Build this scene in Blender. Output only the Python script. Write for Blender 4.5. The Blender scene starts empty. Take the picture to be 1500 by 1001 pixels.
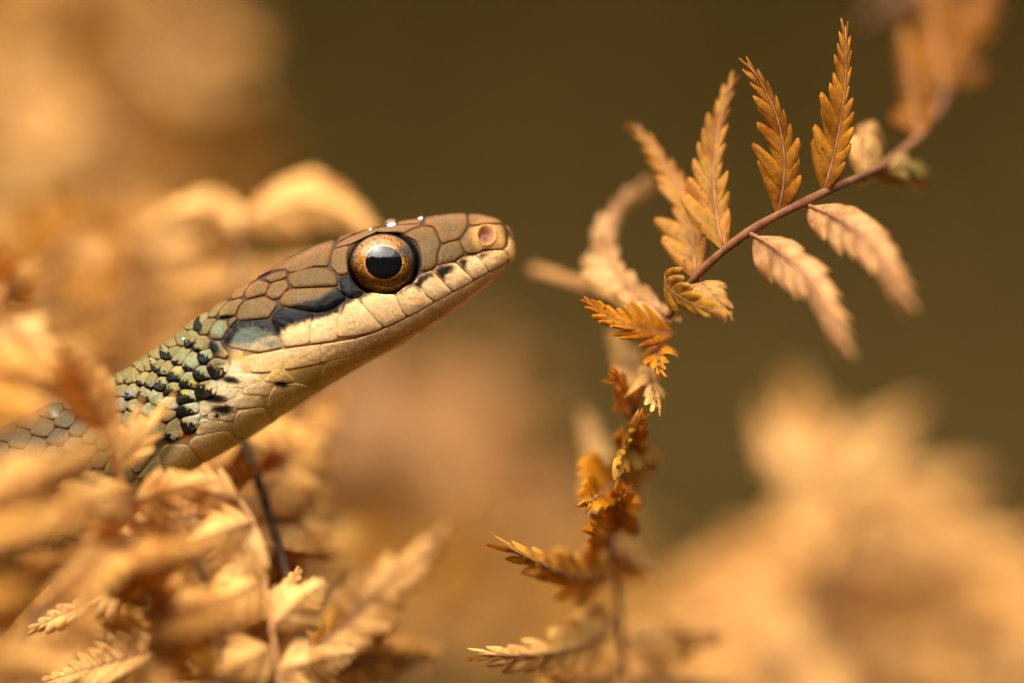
import bpy, math, random
import numpy as np
from mathutils import Vector, Matrix

# ------------------------------------------------------------------ camera, world, sun, exposure
PXMM = 16.0                      # photograph pixels per millimetre in the plane y = 0
D = 0.2604                       # camera to plane y = 0 (m)
ZC = 0.062                       # height of the frame centre above the ground (m)
scene = bpy.context.scene
col = scene.collection

cam_data = bpy.data.cameras.new('camera')
cam_data.lens = 100.0
cam_data.sensor_width = 36.0
cam_data.clip_start = 0.01
cam_data.clip_end = 400.0
cam_data.dof.use_dof = True
cam_data.dof.focus_distance = D - 0.0055
cam_data.dof.aperture_fstop = 6.6
cam_data.dof.aperture_blades = 9
cam = bpy.data.objects.new('camera', cam_data)
cam.location = (0, -D, ZC)
cam.rotation_euler = (math.radians(90), 0, 0)
col.objects.link(cam)
scene.camera = cam

SUN_EL, SUN_AZ = 55.0, -156.0    # azimuth measured from +Y towards +X
world = bpy.data.worlds.new('World')
scene.world = world
world.use_nodes = True
wn = world.node_tree
sky = wn.nodes.new('ShaderNodeTexSky')
sky.sky_type = 'NISHITA'
sky.sun_disc = False
sky.sun_elevation = math.radians(SUN_EL)
sky.sun_rotation = math.radians(SUN_AZ)
sky.dust_density = 4.0
hsv = wn.nodes.new('ShaderNodeHueSaturation')      # a bright overcast sky: nearly white
hsv.inputs['Saturation'].default_value = 0.06
wn.links.new(sky.outputs[0], hsv.inputs['Color'])
bg = wn.nodes['Background']
bg.inputs['Strength'].default_value = 0.085
wn.links.new(hsv.outputs[0], bg.inputs['Color'])

sun_data = bpy.data.lights.new('sun', 'SUN')
sun_data.energy = 1.5
sun_data.angle = math.radians(84)
sun_data.color = (1.0, 0.90, 0.74)
sun = bpy.data.objects.new('sun', sun_data)
ce, se = math.cos(math.radians(SUN_EL)), math.sin(math.radians(SUN_EL))
to_sun = Vector((math.sin(math.radians(SUN_AZ)) * ce, math.cos(math.radians(SUN_AZ)) * ce, se))
sun.rotation_euler = to_sun.to_track_quat('Z', 'Y').to_euler()
sun.location = (0, 0, 5)
col.objects.link(sun)

scene.view_settings.view_transform = 'Standard'
scene.view_settings.look = 'None'
scene.view_settings.exposure = 2.4
scene.view_settings.gamma = 1.0
scene.render.engine = 'CYCLES'
scene.cycles.use_denoising = True
scene.cycles.max_bounces = 8
scene.cycles.transparent_max_bounces = 12

# ------------------------------------------------------------------ helpers
def at(px, py, y=0.0):
    """a point seen at photograph pixel (px, py) at depth y millimetres behind the plane y = 0"""
    k = (D * 1000 + y) / (D * 1000) / PXMM / 1000
    return Vector(((px - 750) * k, y / 1000, ZC - (py - 500.5) * k))

def tag(o, label=None, cat=None, group=None, kind=None):
    if label: o['label'] = label
    if cat: o['category'] = cat
    if group: o['group'] = group
    if kind: o['kind'] = kind
    return o

def empty(name, loc):
    o = bpy.data.objects.new(name, None)
    o.location = loc
    o.empty_display_size = 0.004
    col.objects.link(o)
    return o

def mesh_obj(name, verts, faces, mat, parent=None, color=None, smooth=True):
    me = bpy.data.meshes.new(name)
    verts = np.asarray(verts, dtype=float)
    off = np.zeros(3)
    if parent is not None:
        p = parent
        while p is not None:
            off += np.array(p.location)
            p = p.parent
    me.from_pydata((verts - off).tolist(), [], faces)
    if smooth:
        me.polygons.foreach_set('use_smooth', [True] * len(me.polygons))
    if color is not None:
        a = me.color_attributes.new('pig', 'FLOAT_COLOR', 'POINT')
        c = np.ones((len(verts), 4), dtype=np.float32)
        c[:, :color.shape[1]] = color
        a.data.foreach_set('color', c.ravel())
    me.materials.append(mat)
    me.update()
    o = bpy.data.objects.new(name, me)
    col.objects.link(o)
    if parent is not None:
        o.parent = parent
    return o

def _hash(ix, iy, iz, seed):
    n = (ix * 374761393 + iy * 668265263 + iz * 2147483647 + seed * 1274126177) & 0xFFFFFFFF
    n = ((n ^ (n >> 13)) * 1274126177) & 0xFFFFFFFF
    return ((n ^ (n >> 16)) & 0xFFFF) / 65535.0

def vnoise(x, y, z=None, seed=0):
    """value noise in 0..1"""
    x = np.asarray(x, float); y = np.asarray(y, float)
    z = np.zeros_like(x) if z is None else np.asarray(z, float)
    fx, fy, fz = np.floor(x), np.floor(y), np.floor(z)
    ix, iy, iz = fx.astype(np.int64), fy.astype(np.int64), fz.astype(np.int64)
    u, v, w = x - fx, y - fy, z - fz
    u, v, w = u*u*(3-2*u), v*v*(3-2*v), w*w*(3-2*w)
    r = 0
    for dx in (0, 1):
        for dy in (0, 1):
            for dz in (0, 1):
                r = r + _hash(ix+dx, iy+dy, iz+dz, seed) * (u if dx else 1-u) * (v if dy else 1-v) * (w if dz else 1-w)
    return r

def catmull(P, n):
    """n points on a Catmull-Rom spline through the rows of P, uniform in row index"""
    P = np.asarray(P, float)
    Q = np.vstack([2*P[0]-P[1], P, 2*P[-1]-P[-2]])
    t = np.linspace(0, len(P)-1, n)
    i = np.minimum(t.astype(int), len(P)-2)
    f = (t - i)[:, None]
    a, b, c, d = Q[i], Q[i+1], Q[i+2], Q[i+3]
    return 0.5*((2*b) + (c-a)*f + (2*a-5*b+4*c-d)*f**2 + (3*b-a-3*c+d)*f**3)

def tube(points, radii, seg=8):
    """verts and faces of a closed tapering tube"""
    pts = [Vector(p) for p in points]
    n = len(pts)
    verts, faces = [], []
    ref = Vector((0.13, -0.9, 0.31))
    for i in range(n):
        t = (pts[min(i+1, n-1)] - pts[max(i-1, 0)]).normalized()
        a = (ref - t*ref.dot(t)).normalized()
        b = t.cross(a)
        for k in range(seg):
            w = 2*math.pi*k/seg
            verts.append(pts[i] + (a*math.cos(w) + b*math.sin(w))*radii[i])
    for i in range(n-1):
        for k in range(seg):
            k2 = (k+1) % seg
            faces.append((i*seg+k, i*seg+k2, (i+1)*seg+k2, (i+1)*seg+k))
    faces.append(tuple(range(seg))[::-1])
    faces.append(tuple((n-1)*seg+k for k in range(seg)))
    return verts, faces

# ------------------------------------------------------------------ materials
def new_mat(name):
    m = bpy.data.materials.new(name)
    m.use_nodes = True
    return m, m.node_tree.nodes, m.node_tree.links, m.node_tree.nodes['Principled BSDF']

def noise_node(N, L, scale, detail=4, coord='Object', rough=0.55):
    tc = N.new('ShaderNodeTexCoord')
    nz = N.new('ShaderNodeTexNoise')
    nz.inputs['Scale'].default_value = scale
    nz.inputs['Detail'].default_value = detail
    nz.inputs['Roughness'].default_value = rough
    L.new(tc.outputs[coord], nz.inputs['Vector'])
    return nz

def ramp(N, L, src, stops):
    r = N.new('ShaderNodeValToRGB')
    e = r.color_ramp.elements
    while len(e) < len(stops): e.new(0.5)
    for k, (p, c) in enumerate(stops):
        e[k].position = p
        e[k].color = (*c, 1)
    L.new(src, r.inputs[0])
    return r

def mixc(N, L, a, b, fac, mode='MIX'):
    m = N.new('ShaderNodeMix')
    m.data_type = 'RGBA'
    m.blend_type = mode
    for v, k in ((fac, 0), (a, 6), (b, 7)):
        if hasattr(v, 'is_linked'): L.new(v, m.inputs[k])
        elif isinstance(v, (int, float)): m.inputs[k].default_value = v
        else: m.inputs[k].default_value = (*v, 1)
    return m.outputs[2]

def skin_material(name, rough, fine, bump, spec=0.5, sss=0.0):
    m, N, L, P = new_mat(name)
    at_ = N.new('ShaderNodeAttribute'); at_.attribute_name = 'pig'
    n1 = noise_node(N, L, 6000, 4)
    r1 = ramp(N, L, n1.outputs['Fac'], [(0.30, (1-fine,)*3), (0.52, (1, 1, 1)), (0.72, (1+fine*0.55, 1+fine*0.5, 1+fine*0.35))])
    n2 = noise_node(N, L, 700, 3)
    r2 = ramp(N, L, n2.outputs['Fac'], [(0.34, (0.92, 0.87, 0.82)), (0.62, (1.04, 1.03, 1.01))])
    c = mixc(N, L, at_.outputs['Color'], r1.outputs[0], 1.0, 'MULTIPLY')
    c = mixc(N, L, c, r2.outputs[0], 1.0, 'MULTIPLY')
    L.new(c, P.inputs['Base Color'])
    P.inputs['Roughness'].default_value = rough
    P.inputs['Specular IOR Level'].default_value = spec
    if sss:
        P.inputs['Subsurface Weight'].default_value = sss
        P.inputs['Subsurface Radius'].default_value = (1.0, 0.5, 0.22)
        P.inputs['Subsurface Scale'].default_value = 0.0012
    nb = noise_node(N, L, 3800, 3)
    b = N.new('ShaderNodeBump')
    b.inputs['Strength'].default_value = bump
    b.inputs['Distance'].default_value = 0.00012
    L.new(nb.outputs['Fac'], b.inputs['Height'])
    L.new(b.outputs[0], P.inputs['Normal'])
    return m

MAT = {}
MAT['scale'] = skin_material('snake_scale', 0.22, 0.32, 0.25, 0.045, 0.0)
MAT['skin'] = skin_material('snake_skin', 0.35, 0.2, 0.3, 0.05, 0.0)

def leaf_material(name, transl, rough, speck=True):
    m, N, L, P = new_mat(name)
    at_ = N.new('ShaderNodeAttribute'); at_.attribute_name = 'pig'
    n1 = noise_node(N, L, 260, 4)
    r1 = ramp(N, L, n1.outputs['Fac'], [(0.32, (0.56, 0.44, 0.32)), (0.5, (1, 1, 1)), (0.68, (1.14, 1.14, 1.12))])
    n2 = noise_node(N, L, 1700, 5)
    r2 = ramp(N, L, n2.outputs['Fac'], [(0.32, (0.72, 0.66, 0.62)), (0.5, (1, 1, 1)), (0.7, (1.12, 1.12, 1.10))])
    c = mixc(N, L, at_.outputs['Color'], r1.outputs[0], 1.0, 'MULTIPLY')
    c = mixc(N, L, c, r2.outputs[0], 1.0, 'MULTIPLY')
    if speck:
        tc = N.new('ShaderNodeTexCoord')
        vo = N.new('ShaderNodeTexVoronoi'); vo.inputs['Scale'].default_value = 620
        L.new(tc.outputs['Object'], vo.inputs['Vector'])
        rs = ramp(N, L, vo.outputs['Distance'], [(0.07, (0.16, 0.08, 0.05)), (0.13, (1, 1, 1))])
        c = mixc(N, L, c, rs.outputs[0], 0.75, 'MULTIPLY')
    L.new(c, P.inputs['Base Color'])
    P.inputs['Roughness'].default_value = rough
    P.inputs['Specular IOR Level'].default_value = 0.10
    P.inputs['Specular Tint'].default_value = (1.0, 0.78, 0.5, 1)
    nb = noise_node(N, L, 1500, 4)
    b = N.new('ShaderNodeBump')
    b.inputs['Strength'].default_value = 0.5
    b.inputs['Distance'].default_value = 0.00025
    L.new(nb.outputs['Fac'], b.inputs['Height'])
    L.new(b.outputs[0], P.inputs['Normal'])
    T = N.new('ShaderNodeBsdfTranslucent')
    tcol = mixc(N, L, c, (1.0, 0.62, 0.28), 1.0, 'MULTIPLY')
    L.new(tcol, T.inputs['Color'])
    mx = N.new('ShaderNodeMixShader'); mx.inputs[0].default_value = transl
    L.new(P.outputs[0], mx.inputs[1]); L.new(T.outputs[0], mx.inputs[2])
    L.new(mx.outputs[0], N['Material Output'].inputs['Surface'])
    return m
MAT['leaf'] = leaf_material('dry_fern', 0.22, 0.5)

def stem_material():
    m, N, L, P = new_mat('fern_stem')
    at_ = N.new('ShaderNodeAttribute'); at_.attribute_name = 'pig'
    n = noise_node(N, L, 900, 4)
    r = ramp(N, L, n.outputs['Fac'], [(0.3, (0.6, 0.55, 0.55)), (0.7, (1.25, 1.2, 1.2))])
    L.new(mixc(N, L, at_.outputs['Color'], r.outputs[0], 1.0, 'MULTIPLY'), P.inputs['Base Color'])
    P.inputs['Roughness'].default_value = 0.5
    P.inputs['Specular IOR Level'].default_value = 0.06
    b = N.new('ShaderNodeBump'); b.inputs['Strength'].default_value = 0.6; b.inputs['Distance'].default_value = 0.0002
    L.new(n.outputs['Fac'], b.inputs['Height']); L.new(b.outputs[0], P.inputs['Normal'])
    return m
MAT['stem'] = stem_material()

def iris_material():
    m, N, L, P = new_mat('iris')
    at_ = N.new('ShaderNodeAttribute'); at_.attribute_name = 'pig'
    n = noise_node(N, L, 5200, 6, rough=0.7)
    r = ramp(N, L, n.outputs['Fac'], [(0.36, (0.10, 0.05, 0.03)), (0.47, (0.7, 0.6, 0.5)), (0.56, (1.15, 1.1, 0.95)), (0.68, (2.0, 1.9, 1.3))])
    L.new(mixc(N, L, at_.outputs['Color'], r.outputs[0], 1.0, 'MULTIPLY'), P.inputs['Base Color'])
    P.inputs['Roughness'].default_value = 0.35
    P.inputs['Specular IOR Level'].default_value = 0.08
    b = N.new('ShaderNodeBump'); b.inputs['Strength'].default_value = 0.5; b.inputs['Distance'].default_value = 0.0002
    L.new(n.outputs['Fac'], b.inputs['Height']); L.new(b.outputs[0], P.inputs['Normal'])
    return m
MAT['iris'] = iris_material()

m, N, L, P = new_mat('pupil')
P.inputs['Base Color'].default_value = (0.003, 0.003, 0.004, 1); P.inputs['Roughness'].default_value = 0.6
P.inputs['Specular IOR Level'].default_value = 0.0
MAT['pupil'] = m
m, N, L, P = new_mat('eye_rim')
P.inputs['Base Color'].default_value = (0.012, 0.008, 0.007, 1); P.inputs['Roughness'].default_value = 0.3
MAT['rim'] = m

# clear spectacle over the eye: mirror-like by its Fresnel reflectance, otherwise clear
m, N, L, P = new_mat('cornea')
N.remove(P)
fr = N.new('ShaderNodeFresnel'); fr.inputs['IOR'].default_value = 1.52
tr = N.new('ShaderNodeBsdfTransparent'); gl = N.new('ShaderNodeBsdfGlossy'); gl.inputs['Roughness'].default_value = 0.02
mx = N.new('ShaderNodeMixShader')
L.new(fr.outputs[0], mx.inputs[0]); L.new(tr.outputs[0], mx.inputs[1]); L.new(gl.outputs[0], mx.inputs[2])
L.new(mx.outputs[0], N['Material Output'].inputs['Surface'])
MAT['cornea'] = m
m, N, L, P = new_mat('water_drop')
P.inputs['Base Color'].default_value = (1, 1, 1, 1); P.inputs['Roughness'].default_value = 0.0
P.inputs['IOR'].default_value = 1.33; P.inputs['Transmission Weight'].default_value = 1.0
MAT['water'] = m

m, N, L, P = new_mat('leaf_litter')
n1 = noise_node(N, L, 3.0, 8); n2 = noise_node(N, L, 45.0, 6)
r1 = ramp(N, L, n1.outputs['Fac'], [(0.3, (0.0150, 0.0094, 0.0021)), (0.7, (0.0205, 0.0128, 0.0032))])
r2 = ramp(N, L, n2.outputs['Fac'], [(0.3, (0.6, 0.6, 0.55)), (0.7, (1.3, 1.25, 1.2))])
tcz = N.new('ShaderNodeTexCoord'); sx = N.new('ShaderNodeSeparateXYZ')
L.new(tcz.outputs['Object'], sx.inputs[0])
rz = ramp(N, L, sx.outputs['Z'], [(0.0, (1.75, 1.75, 2.1)), (0.22, (1, 1, 1))])     # litter colour gets paler towards the foot of the bank
c0 = mixc(N, L, r1.outputs[0], r2.outputs[0], 1.0, 'MULTIPLY')
L.new(mixc(N, L, c0, rz.outputs[0], 1.0, 'MULTIPLY'), P.inputs['Base Color'])
P.inputs['Roughness'].default_value = 0.95
P.inputs['Specular IOR Level'].default_value = 0.0
b = N.new('ShaderNodeBump'); b.inputs['Strength'].default_value = 0.8; b.inputs['Distance'].default_value = 0.01
L.new(n2.outputs['Fac'], b.inputs['Height']); L.new(b.outputs[0], P.inputs['Normal'])
MAT['litter'] = m
m, N, L, P = new_mat('forest_foliage')
n1 = noise_node(N, L, 0.6, 5)
r1 = ramp(N, L, n1.outputs['Fac'], [(0.3, (0.02, 0.035, 0.01)), (0.7, (0.06, 0.08, 0.02))])
L.new(r1.outputs[0], P.inputs['Base Color']); P.inputs['Roughness'].default_value = 0.8
MAT['forest'] = m

# ------------------------------------------------------------------ setting: ground rising to a bank, wood behind the camera
def terrain():
    g = np.sign(np.linspace(-1, 1, 161)) * np.abs(np.linspace(-1, 1, 161))**3 * 60
    X, Y = np.meshgrid(g, g, indexing='ij')
    def h(x, y):
        up = np.clip(y - 0.75 - 0.15*np.sin(x*2.0), 0, None)
        z = 0.75*up*np.clip(up/0.5, 0, 1)
        z = np.minimum(z, 9 + 0.1*up)
        back = np.clip(-y - 3.0, 0, None)
        z = z + 0.18*back
        r = np.hypot(x, y)
        z = z + (vnoise(x*1.7, y*1.7, seed=3)-0.5)*0.3*np.clip((r-0.7)/2, 0, 1) + (vnoise(x*0.5, y*0.5, seed=4)-0.5)*1.2*np.clip((r-2)/6, 0, 1)
        return z
    Z = h(X, Y) - 0.0
    v = np.stack([X.ravel(), Y.ravel(), Z.ravel()], 1)
    n = len(g)
    f = [(i*n+j, (i+1)*n+j, (i+1)*n+j+1, i*n+j+1) for i in range(n-1) for j in range(n-1)]
    o = mesh_obj('ground', v, f, MAT['litter'])
    tag(o, 'dark brown ground of leaf litter rising to a bank', kind='structure')
terrain()

def forest():
    rng = np.random.default_rng(5)
    V, F = [], []
    crowns = []
    for k in range(150):
        a = math.radians(rng.uniform(95, 265))       # behind the camera
        r = rng.uniform(13, 22)
        top = r*math.tan(math.radians(rng.uniform(21, 32)))
        crowns.append((r*math.sin(a), r*math.cos(a), top))
    for (cx, cy, top) in crowns:
        n = 260
        d = rng.normal(size=(n, 3)); d /= np.linalg.norm(d, axis=1)[:, None]
        rad = rng.uniform(0.5, 1.0, (n, 1))**0.5
        c = np.array([cx, cy, top*0.55]) + d*rad*np.array([1.9, 1.9, top*0.47])
        a = rng.normal(size=(n, 3)); a /= np.linalg.norm(a, axis=1)[:, None]
        b = np.cross(a, rng.normal(size=(n, 3))); b /= np.linalg.norm(b, axis=1)[:, None]
        s = rng.uniform(0.25, 0.55, (n, 1))
        base = len(V)*4
        for q in range(n):
            V.append(np.stack([c[q]+a[q]*s[q], c[q]+b[q]*s[q], c[q]-a[q]*s[q], c[q]-b[q]*s[q]]))
            F.append((base+4*q, base+4*q+1, base+4*q+2, base+4*q+3))
    v = np.concatenate(V)
    o = mesh_obj('wood', v, F, MAT['forest'], smooth=False)
    tag(o, 'dark green wood across the clearing, mirrored in the snake\'s eye', 'wood', kind='stuff')
forest()

# ------------------------------------------------------------------ the snake: surface of the body
# stations from the snout back: top edge, bottom edge (photograph pixels), half width (mm), depth offset (mm)
ST = np.array([
    (754, 362, 754, 362, 0.05, 0), (751.5, 346, 750.5, 380, 1.7, 0), (744, 333, 741, 394, 2.7, 0), (728, 323, 722, 412, 3.6, 0),
    (705, 317, 695, 434, 4.3, 0), (675, 315, 660, 460, 5.0, 0), (640, 318, 622, 484, 5.6, 0), (600, 324, 585, 507, 6.2, 0),
    (560, 333, 545, 527, 6.7, 0), (520, 343, 508, 549, 7.1, 0), (480, 356, 468, 573, 7.5, 0), (440, 373, 430, 597, 7.8, 0),
    (400, 394, 396, 620, 7.8, 0), (360, 418, 364, 640, 7.5, 0), (320, 447, 335, 657, 7.0, 0), (280, 476, 306, 674, 6.6, 0),
    (240, 506, 275, 692, 6.3, 0), (200, 534, 246, 712, 6.2, 0), (160, 558, 216, 735, 6.3, 0), (110, 584, 180, 765, 6.4, 0),
    (50, 604, 140, 800, 6.6, 0), (-10, 638, 95, 835, 6.8, 0), (-70, 690, 40, 885, 7.0, 0), (-118, 770, 0, 930, 7.0, 1),
    (-160, 880, -30, 990, 7.0, 3), (-210, 1010, -90, 1110, 7.0, 6), (-290, 1130, -190, 1250, 7.0, 10), (-400, 1220, -340, 1370, 7.0, 15),
    (-560, 1270, -540, 1450, 7.0, 22), (-760, 1285, -760, 1480, 7.0, 27), (-1000, 1295, -1000, 1488, 6.8, 27), (-1300, 1310, -1300, 1490, 6.3, 20),
    (-1600, 1330, -1600, 1492, 5.6, 10), (-1900, 1360, -1900, 1492, 4.6, 2), (-2200, 1395, -2200, 1492, 3.4, 0), (-2500, 1435, -2500, 1492, 2.0, 4),
    (-2750, 1482, -2750, 1493, 0.4, 10)])
NS = 1440
SD = catmull(ST, NS)
SD[:, 4] = np.maximum(SD[:, 4], 0.05)
NHEAD = int(NS * 23.0 / (len(ST)-1))
GEXP = 0.74

def surf_at(sidx, phi):
    """world positions (m) for fractional station index and angle phi (0 top, pi bottom; negative = far side)"""
    i = np.clip(sidx.astype(int), 0, NS-2)
    f = (sidx - i)[:, None]
    S = SD[i]*(1-f) + SD[i+1]*f
    sgn = np.where(phi < 0, 1.0, -1.0)
    ph = np.abs(phi)
    v = (1 - np.cos(ph))/2
    px = S[:, 0] + (S[:, 2]-S[:, 0])*v
    py = S[:, 1] + (S[:, 3]-S[:, 1])*v
    # the widest place lies a little above the mouth; the side is flat, the throat rounds under
    g = np.abs(np.sin(ph))**GEXP
    hd = np.clip((NHEAD*0.62-sidx)/(NHEAD*0.2), 0, 1)   # on the head the jaw is the widest place
    g = g*(1 - (0.20*hd+0.04)*np.cos(ph))
    y = S[:, 5] + sgn*S[:, 4]*g
    k = 1/PXMM/1000
    return np.stack([(px-750)*k, y/1000, ZC-(py-500.5)*k], 1)

def surf_nrm(sidx, phi):
    ph = np.where(phi < 0, np.clip(phi, -math.pi+0.03, -0.03), np.clip(phi, 0.03, math.pi-0.03))
    si = np.clip(sidx, 1.5, NS-3)
    a = surf_at(si+1.2, ph) - surf_at(si-1.2, ph)
    b = surf_at(si, ph+0.02) - surf_at(si, ph-0.02)
    n = np.cross(a, b)
    n /= np.linalg.norm(n, axis=1)[:, None] + 1e-20
    out = np.where(phi < 0, 1.0, -1.0)
    flip = np.sign(n[:, 1]*out)
    flip[flip == 0] = 1
    return n*flip[:, None]

KN = (D*1000-6.0)/(D*1000)       # the near flank lies 6 mm before the plane y = 0
def trace(P):
    P = np.asarray(P, float)
    return np.stack([750+(P[:, 0]-750)*KN, 500.5+(P[:, 1]-500.5)*KN], 1)
def untrace(P):
    return np.stack([750+(P[:, 0]-750)/KN, 500.5+(P[:, 1]-500.5)/KN], 1)

def locate(P):
    """model pixel points -> (station index, phi) on the near flank"""
    T, B = SD[:NHEAD, 0:2], SD[:NHEAD, 2:4]
    d = B - T
    d[0] = d[1]
    sidx = np.zeros(len(P)); fr = np.zeros(len(P))
    for c0 in range(0, len(P), 4000):
        Q = P[c0:c0+4000]
        cr = (Q[:, None, 0]-T[None, :, 0])*d[None, :, 1] - (Q[:, None, 1]-T[None, :, 1])*d[None, :, 0]
        ch = (cr[:, :-1] < 0) & (cr[:, 1:] >= 0)
        ch[:, :3] = False
        anyc = ch.any(1)
        i = np.where(anyc, ch.argmax(1), np.where(Q[:, 0] > 600, 0, NHEAD-2))
        r = np.arange(len(Q))
        a, b = cr[r, i], cr[r, i+1]
        f = np.where(anyc, a/(a-b+1e-12), np.where(i == 0, 0.0, 1.0))
        sidx[c0:c0+4000] = i+f
    i = np.clip(sidx.astype(int), 0, NS-2); f = (sidx-i)[:, None]
    S = SD[i]*(1-f)+SD[i+1]*f
    dd = S[:, 2:4]-S[:, 0:2]
    fr = ((P-S[:, 0:2])*dd).sum(1)/((dd**2).sum(1)+1e-9)
    fr = np.clip(fr, 0, 1)
    return sidx, np.arccos(1-2*fr)

# ------------------------------------------------------------------ pigment of the snake, in photograph pixels of the near flank
def Z1(p): return [(460+0.21376*x, 290+0.21376*y) for x, y in p]
def Z2(p): return [(280+x/5.0, 350+y/5.0) for x, y in p]

MOUTH = np.array([(752, 381), (742, 386), (727, 393), (706, 404), (674, 422), (637, 442), (597, 465), (580, 474), (548, 488), (520, 497), (480, 503), (440, 508), (418, 511), (384, 517), (360, 520)], float)
GROOVE = np.array([(745, 391), (727, 402), (700, 421), (674, 441), (640, 464), (610, 483), (575, 499), (542, 511), (510, 522), (470, 532), (430, 540), (395, 545), (362, 546)], float)

def seg_dist(P, L):
    d = np.full(len(P), 1e9)
    for a, b in zip(L[:-1], L[1:]):
        ab = b-a
        t = np.clip(((P-a)@ab)/(ab@ab), 0, 1)
        d = np.minimum(d, np.linalg.norm(P-(a+t[:, None]*ab), axis=1))
    return d

def inside(P, poly):
    x, y = P[:, 0], P[:, 1]
    r = np.zeros(len(P), bool)
    n = len(poly)
    for k in range(n):
        (x1, y1), (x2, y2) = poly[k], poly[(k+1) % n]
        c = ((y1 > y) != (y2 > y)) & (x < (x2-x1)*(y-y1)/((y2-y1) + 1e-12)+x1)
        r ^= c
    return r

BLACK_POLY = [
    Z1([(1125, 385), (1170, 376), (1195, 378), (1150, 415), (1125, 405)]),
    Z1([(975, 440), (1010, 415), (1055, 435), (1030, 490), (1000, 472)]),
    Z1([(818, 498), (865, 462), (965, 462), (950, 500), (905, 530), (888, 575), (840, 535)]),
    Z1([(680, 590), (715, 535), (812, 503), (825, 540), (765, 572), (735, 600), (722, 635), (700, 610)]),
    Z1([(556, 662), (640, 602), (690, 588), (690, 606), (640, 625), (575, 668)]),
    Z1([(300, 690), (340, 652), (400, 648), (390, 668), (335, 690), (330, 725)]),
    Z1([(172, 790), (200, 712), (270, 690), (305, 692), (262, 712), (225, 745), (190, 800)]),
    Z2([(575, 590), (650, 495), (740, 505), (830, 515), (760, 490), (900, 462), (1000, 425), (1060, 385), (1085, 330), (1080, 285), (1130, 275), (1180, 300), (1250, 385), (1205, 430), (1150, 437), (1095, 500), (1090, 548), (985, 572), (905, 600), (840, 605), (740, 640), (690, 675), (660, 725), (610, 655)]),
    Z2([(236, 750), (258, 690), (328, 620), (400, 598), (580, 588), (655, 705), (630, 720), (590, 690), (520, 670), (450, 655), (400, 662), (350, 690), (310, 740), (285, 780), (250, 775)]),
    Z1([(160, 545), (240, 528), (262, 580), (300, 626), (350, 652), (315, 690), (240, 700), (185, 650)]),
    Z2([(700, 505), (860, 470), (1000, 420), (1085, 350), (1150, 440), (1060, 512), (920, 548), (760, 518)]),
]
BLACK_SPOT = [  # centre, radii, angle
    (171, 557, 6, 4.5, -10), (225, 534, 10, 3, -50), (200, 539, 5, 3, -30), (241, 549, 5.5, 4, 0), (253, 553, 8.5, 7.5, 25), (274, 565, 12, 6.5, 25),
    (237, 559, 5, 5, 0), (267, 579, 6, 8, 0), (277, 585, 10, 4.5, 5), (207, 584, 7.5, 6.5, 15), (275, 600, 12, 5.8, 5), (274, 617, 10, 6.5, 5), (283, 622, 8, 3, 0),
    (316, 537, 12, 6, 28), (296, 550, 11, 5, 25), (303, 571, 12, 5.5, 18), (339, 556, 13, 4.5, 10), (316, 584, 16, 5.5, 2), (327, 600, 14, 6, 3), (318, 609, 3, 4, 60),
    (315, 510, 6, 9, -30), (281, 508, 4, 9, 20), (290, 516, 9, 3.5, 5), (290, 483, 4.5, 7, 10), (278, 481, 4, 5, 0), (295, 459, 6, 3, -20), (237, 518, 6.5, 5, 0),
    (328, 466, 14, 2.4, -5), (414, 563, 8.5, 3.6, 3), (268, 505, 6, 3, 10), (303, 521, 8, 3, 35), (262, 556, 12, 3, 30), (248, 566, 12, 3, 30), (256, 578, 9, 3, 10)]
GREY_SPOT = [(187, 578, 9, 6, -30), (177, 589, 9, 6, -35), (167, 610, 8, 7, -30), (150, 612, 6, 4, 0), (76, 610, 7, 3, 20), (135, 690, 6, 16, 20)]
ORANGE_SPOT = [(352, 524, 13, 4, 5, .9), (361, 539, 6, 3.2, 20, .8), (374, 544, 4, 2.5, 0, .6), (271, 638, 7.5, 7, -30, 1.0), (284, 649, 3.2, 3, 0, .9), (266, 645, 4, 3, 0, .9),
               (295, 631, 5, 3, 0, .5), (368, 578, 8, 4, 0, .4), (610, 441, 10, 6, 10, .25), (274, 652, 2, 2, 0, .7), (330, 640, 6, 4, 0, .3)]
YELLOW_SPOT = [(286, 560, 6, 3.5, 30, .9), (303, 565, 6, 3, 20, .8), (273, 577, 4, 4, 30, 1.0), (236, 570, 6, 3, 20, .6), (255, 568, 6, 5, 0, .5), (262, 546, 6, 6, 0, .4), (588, 431, 4, 2, 0, .5)]
TEAL_SPOT = [(322, 484, 10, 9, 0, .8), (282, 530, 10, 10, 0, .7), (302, 523, 7, 7, 0, .85), (318, 507, 6, 6, 0, .7), (298, 546, 9, 6, 20, .8), (362, 494, 32, 18, 0, .85), (405, 503, 14, 6, -10, .9),
             (268, 522, 9, 9, 0, .3), (249, 590, 16, 8, 15, .6), (285, 594, 12, 5, 0, .7), (290, 612, 14, 5, 0, .7), (255, 640, 6, 8, 0, .6), (275, 551, 5, 4, 0, .8), (222, 574, 9, 6, 0, .3), (318, 562, 8, 5, 0, .5), (318, 578, 14, 4, 0, .4), (287, 577, 10, 4, 10, .7), (210, 600, 16, 8, 0, .3)]

def soft_poly(P, poly, soft):
    q = np.asarray(poly, float)
    d = seg_dist(P, np.vstack([q, q[:1]]))
    ins = inside(P, poly)
    d = np.where(ins, -d, d)
    return 1/(1+np.exp(d/soft))

def soft_spot(P, sp, soft=0.22, grow=1.0):
    cx, cy, rx, ry, ang = sp[:5]
    a = math.radians(ang)
    dx, dy = P[:, 0]-cx, P[:, 1]-cy
    rx, ry = rx*grow, ry*grow
    u = (dx*math.cos(a)+dy*math.sin(a))/rx
    v = (-dx*math.sin(a)+dy*math.cos(a))/ry
    e = np.hypot(u, v)
    return 1/(1+np.exp((e-1.02)/soft*1.6))

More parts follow.
